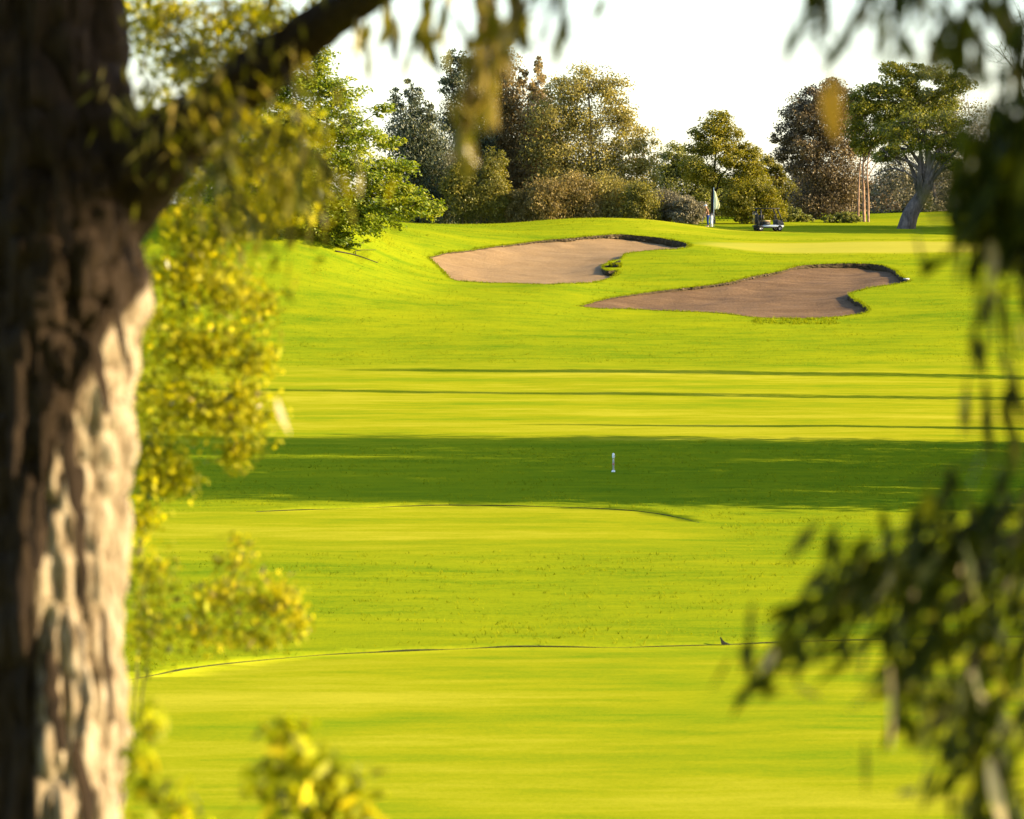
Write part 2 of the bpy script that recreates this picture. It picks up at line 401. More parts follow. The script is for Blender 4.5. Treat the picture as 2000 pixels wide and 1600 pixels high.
ga_ = me.attributes.new("green", 'FLOAT', 'POINT'); ga_.data.foreach_set("value", (gr_ * 0.65).astype(np.float32))
ground = part("ground", me, M_TURF, None); ground["kind"] = "structure"
ground["label"] = "mown golf course grass rolling up from the fairway to the green"

# exposed thatch and soil along the mowing steps
M_THATCH = bark_mat("dark_thatch", (0.012, 0.016, 0.003), (0.05, 0.055, 0.010), 6.0, (1, 1, 1), 0.6, 0.04)
for line, hgt in STEPS:
    t_ = np.linspace(0, 1, len(line)); zb = H(np.c_[line[:, 0], line[:, 1] - 0.04]); zt = H(np.c_[line[:, 0], line[:, 1] + 0.11])
    hh = (zt - zb) * (0.02 + 1.15 * vnoise(np.c_[line[:, 0], line[:, 1]], 1.3, 77) * (.35 + .25 * vnoise(np.c_[line[:, 0], line[:, 1]], 5.0, 78)))
    LVv = np.vstack([np.c_[line[:, 0], line[:, 1] - 0.05, zb - 0.02], np.c_[line[:, 0], line[:, 1] - 0.055, zb + hh * 0.95], np.c_[line[:, 0], line[:, 1] + 0.06, zb + hh + 0.004]])
    nn = len(line); ff = [(k * nn + i, k * nn + i + 1, (k + 1) * nn + i + 1, (k + 1) * nn + i) for k in range(2) for i in range(nn - 1)]
    part("turf_edge", mesh_from("turf_edge", LVv, ff), M_THATCH, ground)

# ---- bunkers
def lip_depth(pl, which):
    n = len(pl); c = pl.mean(0); t = np.roll(pl, -1, 0) - np.roll(pl, 1, 0); t /= np.linalg.norm(t, axis=1)[:, None]
    area = 0.5 * np.sum(pl[:, 0] * np.roll(pl[:, 1], -1) - np.roll(pl[:, 0], -1) * pl[:, 1])
    nrm = np.c_[t[:, 1], -t[:, 0]] * (1 if area > 0 else -1)
    x0, x1 = pl[:, 0].min(), pl[:, 0].max(); u = (pl[:, 0] - x0) / (x1 - x0)
    back = np.clip(nrm[:, 1], 0, 1); right = np.clip(nrm[:, 0], 0, 1)
    if which == 0: dep = 0.05 + back * (0.04 + 0.42 * np.clip(u * 1.3, 0, 1)) + right * 0.30 * (u > 0.6)
    else: dep = 0.05 + back * (0.05 + 0.34 * np.clip(u * 1.2, 0, 1)) + right * 0.32 * (u > 0.75)
    dep *= 0.35 + 0.75 * vnoise(np.c_[np.arange(n) * 0.28, np.zeros(n)], 0.7, 4 + which) + 0.5 * vnoise(np.c_[np.arange(n) * 0.28, np.zeros(n)], 2.6, 14 + which)
    dep *= 0.78; k = np.ones(5) / 5; dep = np.convolve(np.r_[dep[-2:], dep, dep[:2]], k, 'valid')
    return dep, nrm, u
def build_bunker(pl, which, label, msand):
    dep, nrm, u = lip_depth(pl, which)
    gp = grid(pl[:, 0].min(), pl[:, 0].max(), pl[:, 1].min(), pl[:, 1].max(), 0.45)
    d, _ = dist_poly(pl, gp); gp = gp[inside(pl, gp) & (d > 0.22)]
    allp = [Vector(p) for p in np.vstack([pl, gp])]; n = len(pl)
    r = delaunay_2d_cdt(allp, [(i, (i + 1) % n) for i in range(n)], [], 0, 1e-6)
    W = np.array([(v[0], v[1]) for v in r[0]]); FF = [tuple(f) for f in r[2]]
    cc = np.array([W[list(f)].mean(0) for f in FF]); ok = inside(pl, cc); FF = [f for f, k in zip(FF, ok) if k]
    FF = [f if ((W[f[1]] - W[f[0]])[0] * (W[f[2]] - W[f[0]])[1] - (W[f[1]] - W[f[0]])[1] * (W[f[2]] - W[f[0]])[0]) > 0 else f[::-1] for f in FF]
    dd, ii = dist_poly(pl, W)
    # smooth lip depth field inside
    w = np.zeros(len(W)); acc = np.zeros(len(W))
    for i in range(0, n, 3):
        q = 1.0 / ((W[:, 0] - pl[i, 0]) ** 2 + (W[:, 1] - pl[i, 1]) ** 2 + 0.05) ** 1.5; w += q; acc += q * dep[i]
    base = np.where(dd < 0.05, dep[ii], acc / w)
    s = np.clip(dd / 3.2, 0, 1); bowl = 0.22 * (s * s * (3 - 2 * s))
    bump_ = (vnoise(W, 1.7, 20) - 0.5) * 0.14 * np.clip(dd / 0.5, 0, 1) + (vnoise(W, 0.6, 21) - 0.5) * 0.05 * np.clip(dd / 0.4, 0, 1)
    z = H(W) - base - bowl + bump_
    loc = pl.mean(0); root = thing("sand_bunker", label, "bunker", (loc[0], loc[1], H1(*loc) - 0.5), "fairway bunkers in front of the green")
    part("sand", mesh_from("sand", np.c_[W, z], FF, True), msand, root)
    # lip: ragged wall of soil between turf edge and sand
    zr = H(pl); rows = 4; LV = []; LF = []
    for k in range(rows):
        t = k / (rows - 1)
        j = RNG.normal(0, 0.035, n) * (0 < k < rows - 1)
        LV.append(np.c_[pl - nrm * (0.02 * t + j[:, None] + 0.05 * np.sin(t * math.pi)) * np.clip(dep / 0.3, 0.1, 1)[:, None], zr + 0.012 - t * (dep + 0.06)])
    LV = np.vstack(LV)
    for k in range(rows - 1):
        for i in range(n):
            i2 = (i + 1) % n; LF.append((k * n + i, k * n + i2, (k + 1) * n + i2, (k + 1) * n + i))
    lip = part("lip", mesh_from("lip", LV, LF), M_SOIL, root)
    return root, lip, dep, nrm, u
b1_root, b1_lip, dep1, nrm1, u1 = build_bunker(POLYS[0], 0, "pale sand bunker with ragged stony back lip, farther and further left", M_SAND1)
b2_root, b2_lip, dep2, nrm2, u2 = build_bunker(POLYS[1], 1, "long darker brown sand bunker, nearer and further right of the two", M_SAND2)

def clod_mesh(seed, flat=0.7):
    bm = bmesh.new(); bmesh.ops.create_icosphere(bm, subdivisions=2, radius=0.5)
    rr = random.Random(seed)
    ax = [Vector((rr.gauss(0, 1), rr.gauss(0, 1), rr.gauss(0, 1))).normalized() for _ in range(7)]; of = [rr.uniform(0.28, 0.44) for _ in ax]
    for v in bm.verts:
        for a, o in zip(ax, of):
            k = v.co.dot(a)
            if k > o: v.co -= a * (k - o) * 0.9
        v.co.z *= flat
    me = bpy.data.meshes.new("clod"); bm.to_mesh(me); bm.free(); return me
CLODS = [clod_mesh(s) for s in range(5)]
for m in CLODS: m.materials.append(M_CLOD)
DCL = [clod_mesh(s + 20, 0.8) for s in range(4)]
for m in DCL: m.materials.append(M_DARKCLOD)
def put(name, me, parent, pos, scale, rot=None, label=None):
    o = bpy.data.objects.new(name, me); C.objects.link(o); o.parent = parent
    o.location = Vector(pos) - rootloc(parent); o.scale = scale if hasattr(scale, '__len__') else (scale,) * 3
    o.rotation_euler = rot if rot is not None else (random.uniform(-.3, .3), random.uniform(-.3, .3), random.uniform(0, 6.28))
    if label: o["label"] = label
    return o
# clods of earth and stone along the back lips
for pl, dep, nrm, u, root, lo, hi, cnt in ((POLYS[0], dep1, nrm1, u1, b1_root, 0.12, 0.86, 70), (POLYS[1], dep2, nrm2, u2, b2_root, 0.30, 0.62, 26)):
    cand = np.where((nrm[:, 1] > 0.55) & (u > lo) & (u < hi))[0]
    for i in RNG.choice(cand, min(cnt, len(cand)), replace=False):
        s = random.uniform(0.10, 0.24) * (0.5 + 0.6 * u[i])
        z = H1(*pl[i]) - dep[i] * random.uniform(0.25, 0.9)
        put("clod", random.choice(CLODS if random.random() < .6 else DCL), root, (pl[i, 0] - nrm[i, 0] * .06, pl[i, 1] - nrm[i, 1] * 0.06, z), (s * random.uniform(1, 1.8), s, s * random.uniform(.6, 1.0)))

# ------------------------------------------------------------------ grass tufts (stuff)
def tufts(name, P, hgt, spread, label, nb=4, lean=0.5):
    N = len(P); base = np.repeat(np.c_[P, H(P)], nb, 0)
    hh = np.repeat(hgt, nb) * RNG.uniform(0.6, 1.2, N * nb)
    base[:, :2] += RNG.normal(0, 1, (N * nb, 2)) * spread
    ang = RNG.uniform(0, 2 * np.pi, N * nb); w = hh * RNG.uniform(0.10, 0.22, N * nb)
    side = np.c_[np.cos(ang), np.sin(ang), np.zeros(N * nb)] * w[:, None]
    la = RNG.uniform(0, 2 * np.pi, N * nb); tip = base + np.c_[np.cos(la) * hh * lean, np.sin(la) * hh * lean, hh]
    base[:, 2] -= 0.02
    tv = np.stack([base - side, base + side, tip], 1)
    tint = np.clip(np.repeat(RNG.uniform(0.1, 0.9, N), nb) + RNG.normal(0, 0.15, N * nb), 0, 1)
    o = part(name, mesh_quads(name, tv, tint, 3), M_BLADE, None); o["kind"] = "stuff"; o["label"] = label; o["category"] = "grass"
    return o
Q = np.c_[RNG.uniform(-26, 44, 260000), 62 + 258 * RNG.uniform(0, 1, 260000) ** 0.9]
Q = Q[np.abs(Q[:, 0]) < Q[:, 1] * 0.145 + 1]
rough = 1 - turf_class(Q); dens = vnoise(Q, 2.2, 31) * 0.6 + vnoise(Q, 0.7, 32) * 0.6
okq = (rough > 0.6) & (RNG.uniform(0, 1, len(Q)) < np.clip(dens - 0.25, 0, 1) * 0.9)
for pl in POLYS: okq &= ~inside(pl, Q)
Q = Q[okq][:38000]
tufts("rough_grass", Q, 0.055 + 0.05 * vnoise(Q, 1.5, 33), 0.05, "short tufty rough grass around the fairway and bunkers", 3, 0.9)
# longer fringe hanging round bunker edges
E = []
for pl, nrm, dep in ((POLYS[0], nrm1, dep1), (POLYS[1], nrm2, dep2)):
    for i in range(len(pl)):
        for k in range(7):
            E.append(pl[i] + nrm[i] * random.uniform(-0.02, 0.22) + np.array([random.uniform(-.15, .15), 0]))
E = np.array(E)
tufts("bunker_fringe_grass", E, 0.08 + 0.07 * vnoise(E, 0.8, 40), 0.04, "longer grass fringing the rims of both sand bunkers", 3, 0.7)
# weedy tufts on the front edge of the near bunker, and at the turf nose of the far one
def px_ground(px, row, y0=60, y1=360): return ground_hit(px, row, y0, y1, H)
wd = np.array([px_ground(random.uniform(1470, 1640), random.uniform(622, 634), 230, 300)[:2] for _ in range(260)])
tufts("weed_tufts", wd, 0.10 + 0.10 * RNG.uniform(0, 1, len(wd)), 0.06, "ragged green weeds below the front edge of the nearer bunker", 5, 0.6)

# ------------------------------------------------------------------ trees
def leaf_quads(cen, size, nbias, rng, aspect=0.5, axis=None, axis_w=0.0):
    N = len(cen)
    n = rng.normal(0, 1, (N, 3)) + nbias; n /= np.linalg.norm(n, axis=1)[:, None] + 1e-9
    t = rng.normal(0, 1, (N, 3))
    if axis is not None: t = t * (1 - axis_w) + np.asarray(axis) * axis_w * 2
    t -= (t * n).sum(1)[:, None] * n; t /= np.linalg.norm(t, axis=1)[:, None] + 1e-9
    b = np.cross(n, t); L = size[:, None] * 0.5; Wd = L * aspect
    return np.stack([cen - t * L, cen + b * Wd - t * L * 0.1, cen + t * L, cen - b * Wd - t * L * 0.1], 1)
def px_size(p, Y): return p * Y / FPX
def crown_cloud(clumps, Y, n, rng, sub=14, sig=0.20, flat=1.0, shell=0.6):
    """clumps: (px,row,rx_px,rz_px[,dY]) -> leaf centres, outward normals, tint, subcentres"""
    area = np.array([c[2] * c[3] for c in clumps], float); area /= area.sum()
    P = []; Nn = []; T = []; S = []
    for c, a in zip(clumps, area):
        dY = c[4] if len(c) > 4 else 0.0
        cc = at(c[0], c[1], Y + dY); rx = px_size(c[2], Y); rz = px_size(c[3], Y); R = np.array([rx, max(rx, min(rz, 2.5)) * 0.9, rz])
        ns = max(5, int(sub * (0.6 + 1.2 * a * len(clumps))))
        d = rng.normal(0, 1, (ns, 3)); d /= np.linalg.norm(d, axis=1)[:, None]
        rad = rng.uniform(shell, 1.0, ns) ; sc_ = cc + d * rad[:, None] * R
        m = max(1, int(n * a / ns)); S.append(np.c_[sc_, np.repeat(cc[None], ns, 0)])
        wts = rng.uniform(0.5, 1.5, ns)
        for k in range(ns):
            mk = max(3, int(m * wts[k])); sg = sig * min(rx, rz) * rng.uniform(0.7, 1.4)
            q = rng.normal(0, 1, (mk, 3)); ql = np.linalg.norm(q, axis=1)[:, None]; q = q / ql * np.minimum(ql, 1.75) * np.array([1.15, 1.15, 0.8 * flat]) * sg
            P.append(sc_[k] + q); Nn.append(np.repeat(d[k][None], mk, 0)); T.append(np.clip(rng.normal(rng.uniform(0.2, 0.8), 0.16, mk), 0, 1))
    return np.vstack(P), np.vstack(Nn), np.concatenate(T), np.vstack(S)
def make_tree(name, label, cat, base, Y, clumps, n, leaf, mat, bark, trunk_r=0.25, trunk_top=None, group=None, seed=1, sub=14, sig=0.22,
              flat=1.0, axis=None, axis_w=0.0, aspect=0.55, limbs=8, up=0.4, shell=0.6, trunk_path=None, extra=None, extra_radius=None):
    rng = np.random.default_rng(seed)
    b = at(base[0], base[1], Y); b[2] = H1(b[0], b[1]) - 0.05
    root = thing(name, label, cat, b, group)
    n = int(n * 2.1); P, Nn, T, S = crown_cloud(clumps, Y, n, rng, int(sub * 1.45), sig, flat, shell * .8)
    P[:, 2] = np.maximum(P[:, 2], H(P[:, :2]) + 0.05)
    size = rng.uniform(0.7, 1.35, len(P)) * leaf * .86
    V = leaf_quads(P, size, Nn * 0.8 + np.array([0, 0, up]), rng, aspect, axis, axis_w)
    top = max(clumps, key=lambda c: -c[1]); tp = at(top[0], top[1], Y)
    if trunk_path is None:
        mid = (b + tp) / 2 + np.array([rng.normal(0, 0.25), rng.normal(0, 0.25), 0]); path = catmull([b - np.array([0, 0, 0.3]), (b * 2 + mid) / 3 + rng.normal(0, .06, 3), mid, tp], 6)
    else:
        path = catmull([b - np.array([0, 0, 0.3])] + [at(*q) for q in trunk_path], 6)
    rad = [trunk_r * (1.25 if i == 0 else 1) * (1 - 0.85 * i / (len(path) - 1)) for i in range(len(path))]
    part("trunk", tubes_mesh("trunk", [(path, rad)], 8), bark, root)
    pa = np.array(path); zz = pa[:, 2]
    lim = []
    ctr = [at(c[0], c[1], Y + (c[4] if len(c) > 4 else 0)) for c in clumps]
    ends = ctr if len(ctr) <= limbs else [ctr[i] for i in rng.choice(len(ctr), limbs, replace=False)]
    for e in ends:
        zt = b[2] + (e[2] - b[2]) * rng.uniform(0.35, 0.7); i = int(np.clip(np.searchsorted(zz, zt), 2, len(pa) - 2)); s = pa[i]
        L = np.linalg.norm(e - s); m_ = (s + e) / 2 + rng.normal(0, 0.06, 3) * L + np.array([0, 0, 0.04 * L])
        pth = catmull([s, m_, e], 5); r0 = rad[i] * 0.55
        lim.append((pth, [r0 * (1 - 0.8 * k / (len(pth) - 1)) for k in range(len(pth))]))
    for i in rng.choice(len(S), min(len(S), 5 * limbs), replace=False):
        s, e = S[i, 3:], S[i, :3]; lim.append(([s, (s + e) / 2 + rng.normal(0, .1, 3), e], [trunk_r * .13, trunk_r * .09, trunk_r * .05]))
    for li in lim: pass
    if lim: part("branches", tubes_mesh("branches", lim, 5), bark, root)
    for q in (extra or []):
        pth = catmull([at(*z) for z in q], 6); r0 = extra_radius or trunk_r * 0.4
        part("limb", tubes_mesh("limb", [(pth, [r0 * (1 - 0.7 * k / (len(pth) - 1)) for k in range(len(pth))])], 7), bark, root)
    part("crown", mesh_quads("crown", V, T), mat, root, kind="stuff")
    return root

BK_BROWN = bark_mat("brown_bark", (0.05, 0.035, 0.02), (0.14, 0.10, 0.06), 5)
BK_DARK = bark_mat("dark_bark", (0.018, 0.014, 0.010), (0.055, 0.042, 0.03), 5)
BK_PALE = bark_mat("pale_bark", (0.20, 0.15, 0.12), (0.42, 0.34, 0.28), 3)
BK_LEAN = bark_mat("grey_brown_bark", (0.045, 0.034, 0.028), (0.19, 0.145, 0.115), 4, (1, 1, .35), 1.0, .12)
BK_PINK = bark_mat("pinkish_bark", (0.10, 0.055, 0.034), (0.40, 0.25, 0.16), 4, (1, 1, .35))
LM_BRIGHT = leaf_mat("bright_green_leaves", (0.075, 0.12, 0.006), (0.2, 0.235, 0.012), (0.4, 0.38, 0.035), 0.45)
LM_CONIF = leaf_mat("dark_conifer_needles", (0.024, 0.034, 0.018), (0.064, 0.076, 0.034), (0.16, 0.145, 0.05), 0.2)
LM_BROWN = leaf_mat("brown_olive_foliage", (0.1, 0.072, 0.026), (0.24, 0.175, 0.066), (0.44, 0.32, 0.13), 0.38)
LM_OLIVE = leaf_mat("olive_foliage", (0.07, 0.07, 0.01), (0.165, 0.15, 0.022), (0.32, 0.26, 0.04), 0.38)
LM_GOLD = leaf_mat("golden_brown_foliage", (0.085, 0.066, 0.018), (0.2, 0.148, 0.04), (0.37, 0.26, 0.08), 0.4)
LM_GREY = leaf_mat("greyish_scrub", (0.09, 0.08, 0.045), (0.19, 0.165, 0.09), (0.33, 0.28, 0.16), 0.35)
LM_ROUND = leaf_mat("round_tree_leaves", (0.115, 0.1, 0.022), (0.27, 0.225, 0.052), (0.48, 0.38, 0.08), 0.42)
LM_YBUSH = leaf_mat("yellow_green_leaves", (0.0825, 0.0825, 0.0055), (0.198, 0.176, 0.011), (0.341, 0.275, 0.0198), 0.42)
LM_DARKG = leaf_mat("deep_green_leaves", (0.026, 0.034, 0.005), (0.075, 0.082, 0.01), (0.2, 0.185, 0.016), 0.25)
LM_CREST = leaf_mat("sunlit_green_leaves", (0.045, 0.055, 0.006), (0.13, 0.135, 0.012), (0.34, 0.29, 0.02), 0.35)
LM_DKBR = leaf_mat("dark_brown_foliage", (0.056, 0.042, 0.021), (0.14, 0.102, 0.05), (0.29, 0.21, 0.1), 0.3)
LM_PALEG = leaf_mat("pale_green_leaves", (0.078, 0.0888, 0.0144), (0.168, 0.174, 0.0312), (0.288, 0.264, 0.06), 0.4)

# the bright layered tree at the left end of the slope
make_tree("layered_tree", "tall bright green layered tree on the slope left of the pale bunker", "tree", (620, 488), 266,
    [(622, 112, 36, 30), (600, 160, 62, 38), (540, 170, 60, 45), (500, 230, 80, 55), (470, 310, 90, 60), (460, 390, 90, 60), (790, 330, 30, 22), (655, 180, 60, 34), (640, 235, 95, 40), (560, 240, 80, 50), (690, 270, 70, 32), (745, 215, 25, 16, -1), (760, 278, 38, 16, 1),
     (640, 310, 110, 45), (560, 330, 90, 50), (725, 330, 70, 34), (590, 390, 110, 48), (690, 390, 95, 40), (770, 372, 60, 30), (620, 440, 110, 38), (520, 430, 80, 50),
     (720, 425, 85, 34), (810, 400, 48, 30), (845, 408, 28, 22), (660, 470, 60, 18), (560, 475, 70, 18)],
    38000, 0.28, LM_BRIGHT, BK_DARK, 0.32, seed=21, sub=28, sig=0.26, flat=0.62, axis=(0.9, 0, -0.25), axis_w=0.5, limbs=14, up=1.2, shell=0.4)
# conifers
make_tree("conifer", "dark blue-green conifer with several upright shoots behind the mound", "tree", (815, 440), 336,
    [(776, 195, 13, 30), (798, 180, 9, 28), (815, 195, 14, 42), (838, 225, 14, 34), (800, 250, 42, 50), (835, 275, 40, 60), (800, 310, 45, 70), (850, 340, 45, 70), (815, 390, 60, 60), (860, 400, 45, 50)],
    15000, 0.26, LM_CONIF, BK_DARK, 0.22, seed=5, sub=18, sig=0.28, axis=(0, 0, 1), axis_w=0.5)
make_tree("conifer", "dark narrow conifer half hidden by the hanging leaf spray", "tree", (905, 440), 344,
    [(880, 125, 14, 30), (872, 165, 16, 26), (900, 150, 22, 50), (875, 240, 16, 22), (905, 220, 34, 60), (935, 240, 30, 70), (915, 320, 50, 80), (900, 395, 55, 50)],
    13000, 0.26, LM_CONIF, BK_DARK, 0.22, seed=6, sub=16, sig=0.28, axis=(0, 0, 1), axis_w=0.5)
make_tree("cypress", "tallest brown feathery cypress in the tree line", "tree", (965, 440), 348,
    [(962, 55, 20, 50), (975, 110, 30, 60), (945, 150, 34, 60), (990, 170, 34, 70), (960, 230, 52, 80), (1000, 260, 45, 80), (950, 330, 60, 90), (1010, 350, 50, 90), (980, 410, 65, 50)],
    21000, 0.28, LM_BROWN, BK_BROWN, 0.28, seed=7, sub=20, sig=0.26, axis=(0.15, 0, 1), axis_w=0.55)
make_tree("cypress", "slim pointed brown cypress between tall cypress and round tree", "tree", (1050, 438), 346,
    [(1051, 128, 8, 26), (1050, 165, 16, 40), (1022, 150, 8, 22), (1045, 230, 34, 60), (1055, 300, 45, 80), (1040, 380, 50, 70)],
    12000, 0.27, LM_BROWN, BK_BROWN, 0.2, seed=8, sub=18, sig=0.26, axis=(0.1, 0, 1), axis_w=0.55)
for k, (px, row, rx, rz, lab) in enumerate([(905, 365, 36, 72, "left of two rounded olive shrubs below the tall cypress"), (966, 365, 34, 72, "right of two rounded olive shrubs below the tall cypress")]):
    make_tree("olive_shrub", lab, "shrub", (px, 440), 333, [(px, row - rz * .55, rx * .7, rz * .45), (px - 8, row, rx * .95, rz * .6), (px + 6, row + rz * .45, rx, rz * .6)],
        6500, 0.22, LM_OLIVE, BK_BROWN, 0.1, seed=30 + k, sub=22, sig=0.24, axis=(0, 0, 1), axis_w=0.4, group="olive shrubs below the cypress", limbs=3)
make_tree("broadleaf_tree", "big round-crowned tree with sunlit right edge in the middle of the tree line", "tree", (1165, 434), 342,
    [(1148, 158, 45, 30), (1112, 180, 46, 36), (1190, 178, 40, 34), (1205, 215, 30, 34), (1085, 225, 52, 48), (1150, 235, 50, 42), (1225, 262, 34, 36), (1080, 300, 55, 55), (1150, 300, 60, 42),
     (1215, 310, 52, 42), (1258, 300, 26, 48), (1265, 350, 26, 44), (1110, 360, 70, 50), (1190, 370, 75, 48), (1250, 395, 45, 36)],
    25000, 0.25, LM_ROUND, BK_PALE, 0.34, seed=9, sub=17, sig=0.24, limbs=14, shell=0.55)
for k, (px, rx, top, lab, mt) in enumerate([(1068, 42, 345, "golden brown shrub at the foot of the slim cypress", LM_GOLD), (1128, 44, 338, "golden brown shrub under the left of the round tree", LM_GOLD),
        (1190, 46, 342, "olive brown shrub under the middle of the round tree", LM_ROUND), (1250, 40, 356, "olive shrub under the right edge of the round tree", LM_OLIVE),
        (1018, 24, 372, "small tan shrub beside the right rounded olive shrub", LM_GOLD), (1305, 44, 372, "grey tangled scrub between round tree and flag", LM_GREY), (1345, 34, 385, "low greyish scrub just left of the flag", LM_GREY)]):
    bot = 436; h = bot - top
    make_tree("shrub", lab, "shrub", (px, bot), 331 + k % 3, [(px - rx * .2, top + h * .3, rx * .7, h * .33), (px + rx * .3, top + h * .45, rx * .7, h * .35), (px - rx * .4, top + h * .7, rx * .7, h * .32), (px + rx * .25, top + h * .78, rx * .8, h * .3)],
        5500, 0.21, mt, BK_BROWN, 0.09, seed=50 + k, sub=18, sig=0.27, group="shrubs along the foot of the tree line", limbs=4, axis=(0.2, 0, 1), axis_w=0.35)
make_tree("broadleaf_tree", "pale green tree filling the gap right of the round tree", "tree", (1320, 436), 362,
    [(1315, 300, 32, 24), (1345, 325, 34, 28), (1300, 335, 30, 30), (1330, 370, 45, 36), (1380, 370, 40, 40), (1310, 400, 40, 30)], 10000, 0.25, LM_PALEG, BK_BROWN, 0.2, seed=12, sub=15)
make_tree("pine_tree", "open wind-bent pine with bare dark trunk right behind the flag", "tree", (1394, 434), 340,
    [(1405, 228, 22, 14), (1395, 250, 34, 20), (1365, 262, 22, 13), (1430, 262, 26, 16), (1400, 285, 40, 20), (1362, 290, 28, 15), (1445, 290, 32, 16), (1465, 300, 22, 14),
     (1425, 315, 40, 18), (1460, 330, 34, 20), (1355, 330, 34, 22), (1385, 345, 30, 20), (1440, 355, 40, 22), (1475, 350, 24, 22)],
    13000, 0.22, LM_YBUSH, BK_DARK, 0.20, seed=13, sub=16, sig=0.3, axis=(0.8, 0, 0.5), axis_w=0.6, trunk_path=[(1392, 395, 340), (1394, 350, 340), (1398, 300, 340), (1405, 235, 340)],
    extra=[[(1394, 385, 340), (1412, 340, 340.4), (1440, 318, 340.8)], [(1400, 400, 340), (1430, 372, 339.5), (1455, 345, 339.2)]], extra_radius=0.10)
make_tree("bush", "round yellow-green bush behind the golf cart", "shrub", (1470, 436), 338,
    [(1470, 372, 32, 20), (1440, 388, 32, 22), (1500, 385, 30, 22), (1425, 408, 26, 20), (1465, 405, 40, 22), (1508, 410, 28, 20), (1470, 425, 45, 12)], 9500, 0.2, LM_YBUSH, BK_BROWN, 0.1, seed=14, sub=18, sig=0.27, up=0.8)
make_tree("broadleaf_tree", "small distant olive tree in the sky gap before the dark tree", "tree", (1500, 436), 372,
    [(1490, 322, 26, 20), (1515, 345, 24, 22), (1480, 350, 30, 26), (1525, 375, 28, 28), (1495, 395, 40, 30), (1545, 395, 26, 30)], 9000, 0.25, LM_OLIVE, BK_BROWN, 0.2, seed=15, sub=15)
make_tree("broadleaf_tree", "dark brown dense tree at the right side of the sky gap", "tree", (1590, 436), 352,
    [(1618, 175, 34, 22), (1590, 195, 44, 28), (1560, 225, 40, 32), (1610, 235, 55, 38), (1545, 262, 34, 26), (1515, 272, 13, 12), (1530, 300, 24, 16), (1575, 285, 48, 34), (1640, 275, 48, 44), (1660, 210, 30, 30),
     (1556, 325, 28, 20), (1600, 340, 46, 40), (1650, 345, 40, 44), (1580, 395, 40, 36), (1640, 400, 46, 34)], 23000, 0.25, LM_DKBR, BK_BROWN, 0.3, seed=16, sub=18, sig=0.24, limbs=12)
make_tree("eucalyptus_tree", "tall green-topped tree with slender pinkish trunks on the right", "tree", (1688, 436), 346,
    [(1745, 138, 34, 16), (1790, 140, 40, 16), (1840, 145, 46, 18), (1760, 165, 50, 22), (1860, 165, 40, 20), (1712, 185, 40, 24), (1680, 205, 34, 24), (1725, 220, 46, 26), (1790, 205, 50, 28), (1700, 250, 44, 26), (1750, 262, 44, 24), (1690, 285, 34, 20), (1830, 200, 40, 26)],
    21000, 0.24, LM_CREST, BK_PINK, 0.15, seed=17, sub=17, sig=0.25, limbs=12, trunk_path=[(1687, 380, 346), (1686, 320, 346), (1694, 250, 346), (1720, 190, 346)],
    extra=[[(1696, 438, 345.5), (1696, 385, 345.5), (1694, 325, 345.6), (1706, 260, 346)], [(1676, 436, 346.5), (1677, 380, 346.5), (1680, 320, 346.5), (1690, 240, 346.5)]], extra_radius=0.12)
make_tree("broadleaf_tree", "greyish pink-brown bare-looking tree behind the leaning trunk", "tree", (1830, 430), 362,
    [(1800, 215, 50, 36), (1850, 220, 50, 40), (1890, 250, 50, 50), (1820, 275, 60, 44), (1770, 330, 60, 40), (1850, 335, 60, 46), (1920, 330, 60, 60), (1740, 390, 60, 36), (1820, 400, 70, 34), (1900, 395, 70, 34), (1980, 380, 60, 50)],
    17000, 0.25, LM_GREY, BK_PALE, 0.25, seed=18, sub=14, sig=0.3)
make_tree("leaning_tree", "leaning tree with thick pale trunk and spreading dark crown beside the green", "tree", (1768, 449), 318,
    [(1800, 275, 36, 16), (1760, 290, 40, 16), (1730, 305, 34, 14), (1840, 275, 40, 18), (1790, 240, 44, 20), (1850, 235, 40, 22), (1880, 280, 34, 20), (1745, 255, 34, 18), (1870, 320, 30, 14), (1840, 305, 24, 12)],
    9500, 0.20, LM_CREST, BK_LEAN, 0.78, seed=19, sub=14, sig=0.28, limbs=10, trunk_path=[(1778, 420, 318), (1795, 390, 318), (1812, 362, 318), (1814, 330, 318), (1812, 290, 318), (1800, 245, 318)],
    extra=[[(1812, 366, 318), (1790, 350, 318), (1765, 332, 318), (1752, 305, 318)], [(1765, 335, 318), (1740, 330, 318), (1700, 345, 318)], [(1812, 330, 318), (1830, 310, 318), (1862, 290, 318)], [(1760, 322, 318), (1735, 300, 317.6), (1712, 285, 317.4)]], extra_radius=0.10)
make_tree("bush", "low green bush at the foot of the pinkish trunks", "shrub", (1640, 436), 342,
    [(1625, 428, 22, 8), (1650, 425, 24, 10), (1668, 430, 18, 8)], 3000, 0.18, LM_PALEG, BK_BROWN, 0.06, seed=22, sub=12, limbs=2)
make_tree("bush", "small dark bush alone on the far grass bank", "shrub", (1880, 418), 357,
    [(1868, 412, 18, 5), (1890, 408, 16, 6), (1905, 412, 12, 5)], 2200, 0.18, LM_DARKG, BK_DARK, 0.06, seed=23, sub=10, limbs=2)
make_tree("bush", "grey-green low bush right of the golf cart under dark tree", "shrub", (1530, 436), 344,
    [(1525, 425, 22, 10), (1545, 420, 20, 14), (1570, 428, 20, 8)], 3200, 0.2, LM_PALEG, BK_BROWN, 0.06, seed=24, sub=12, limbs=2)
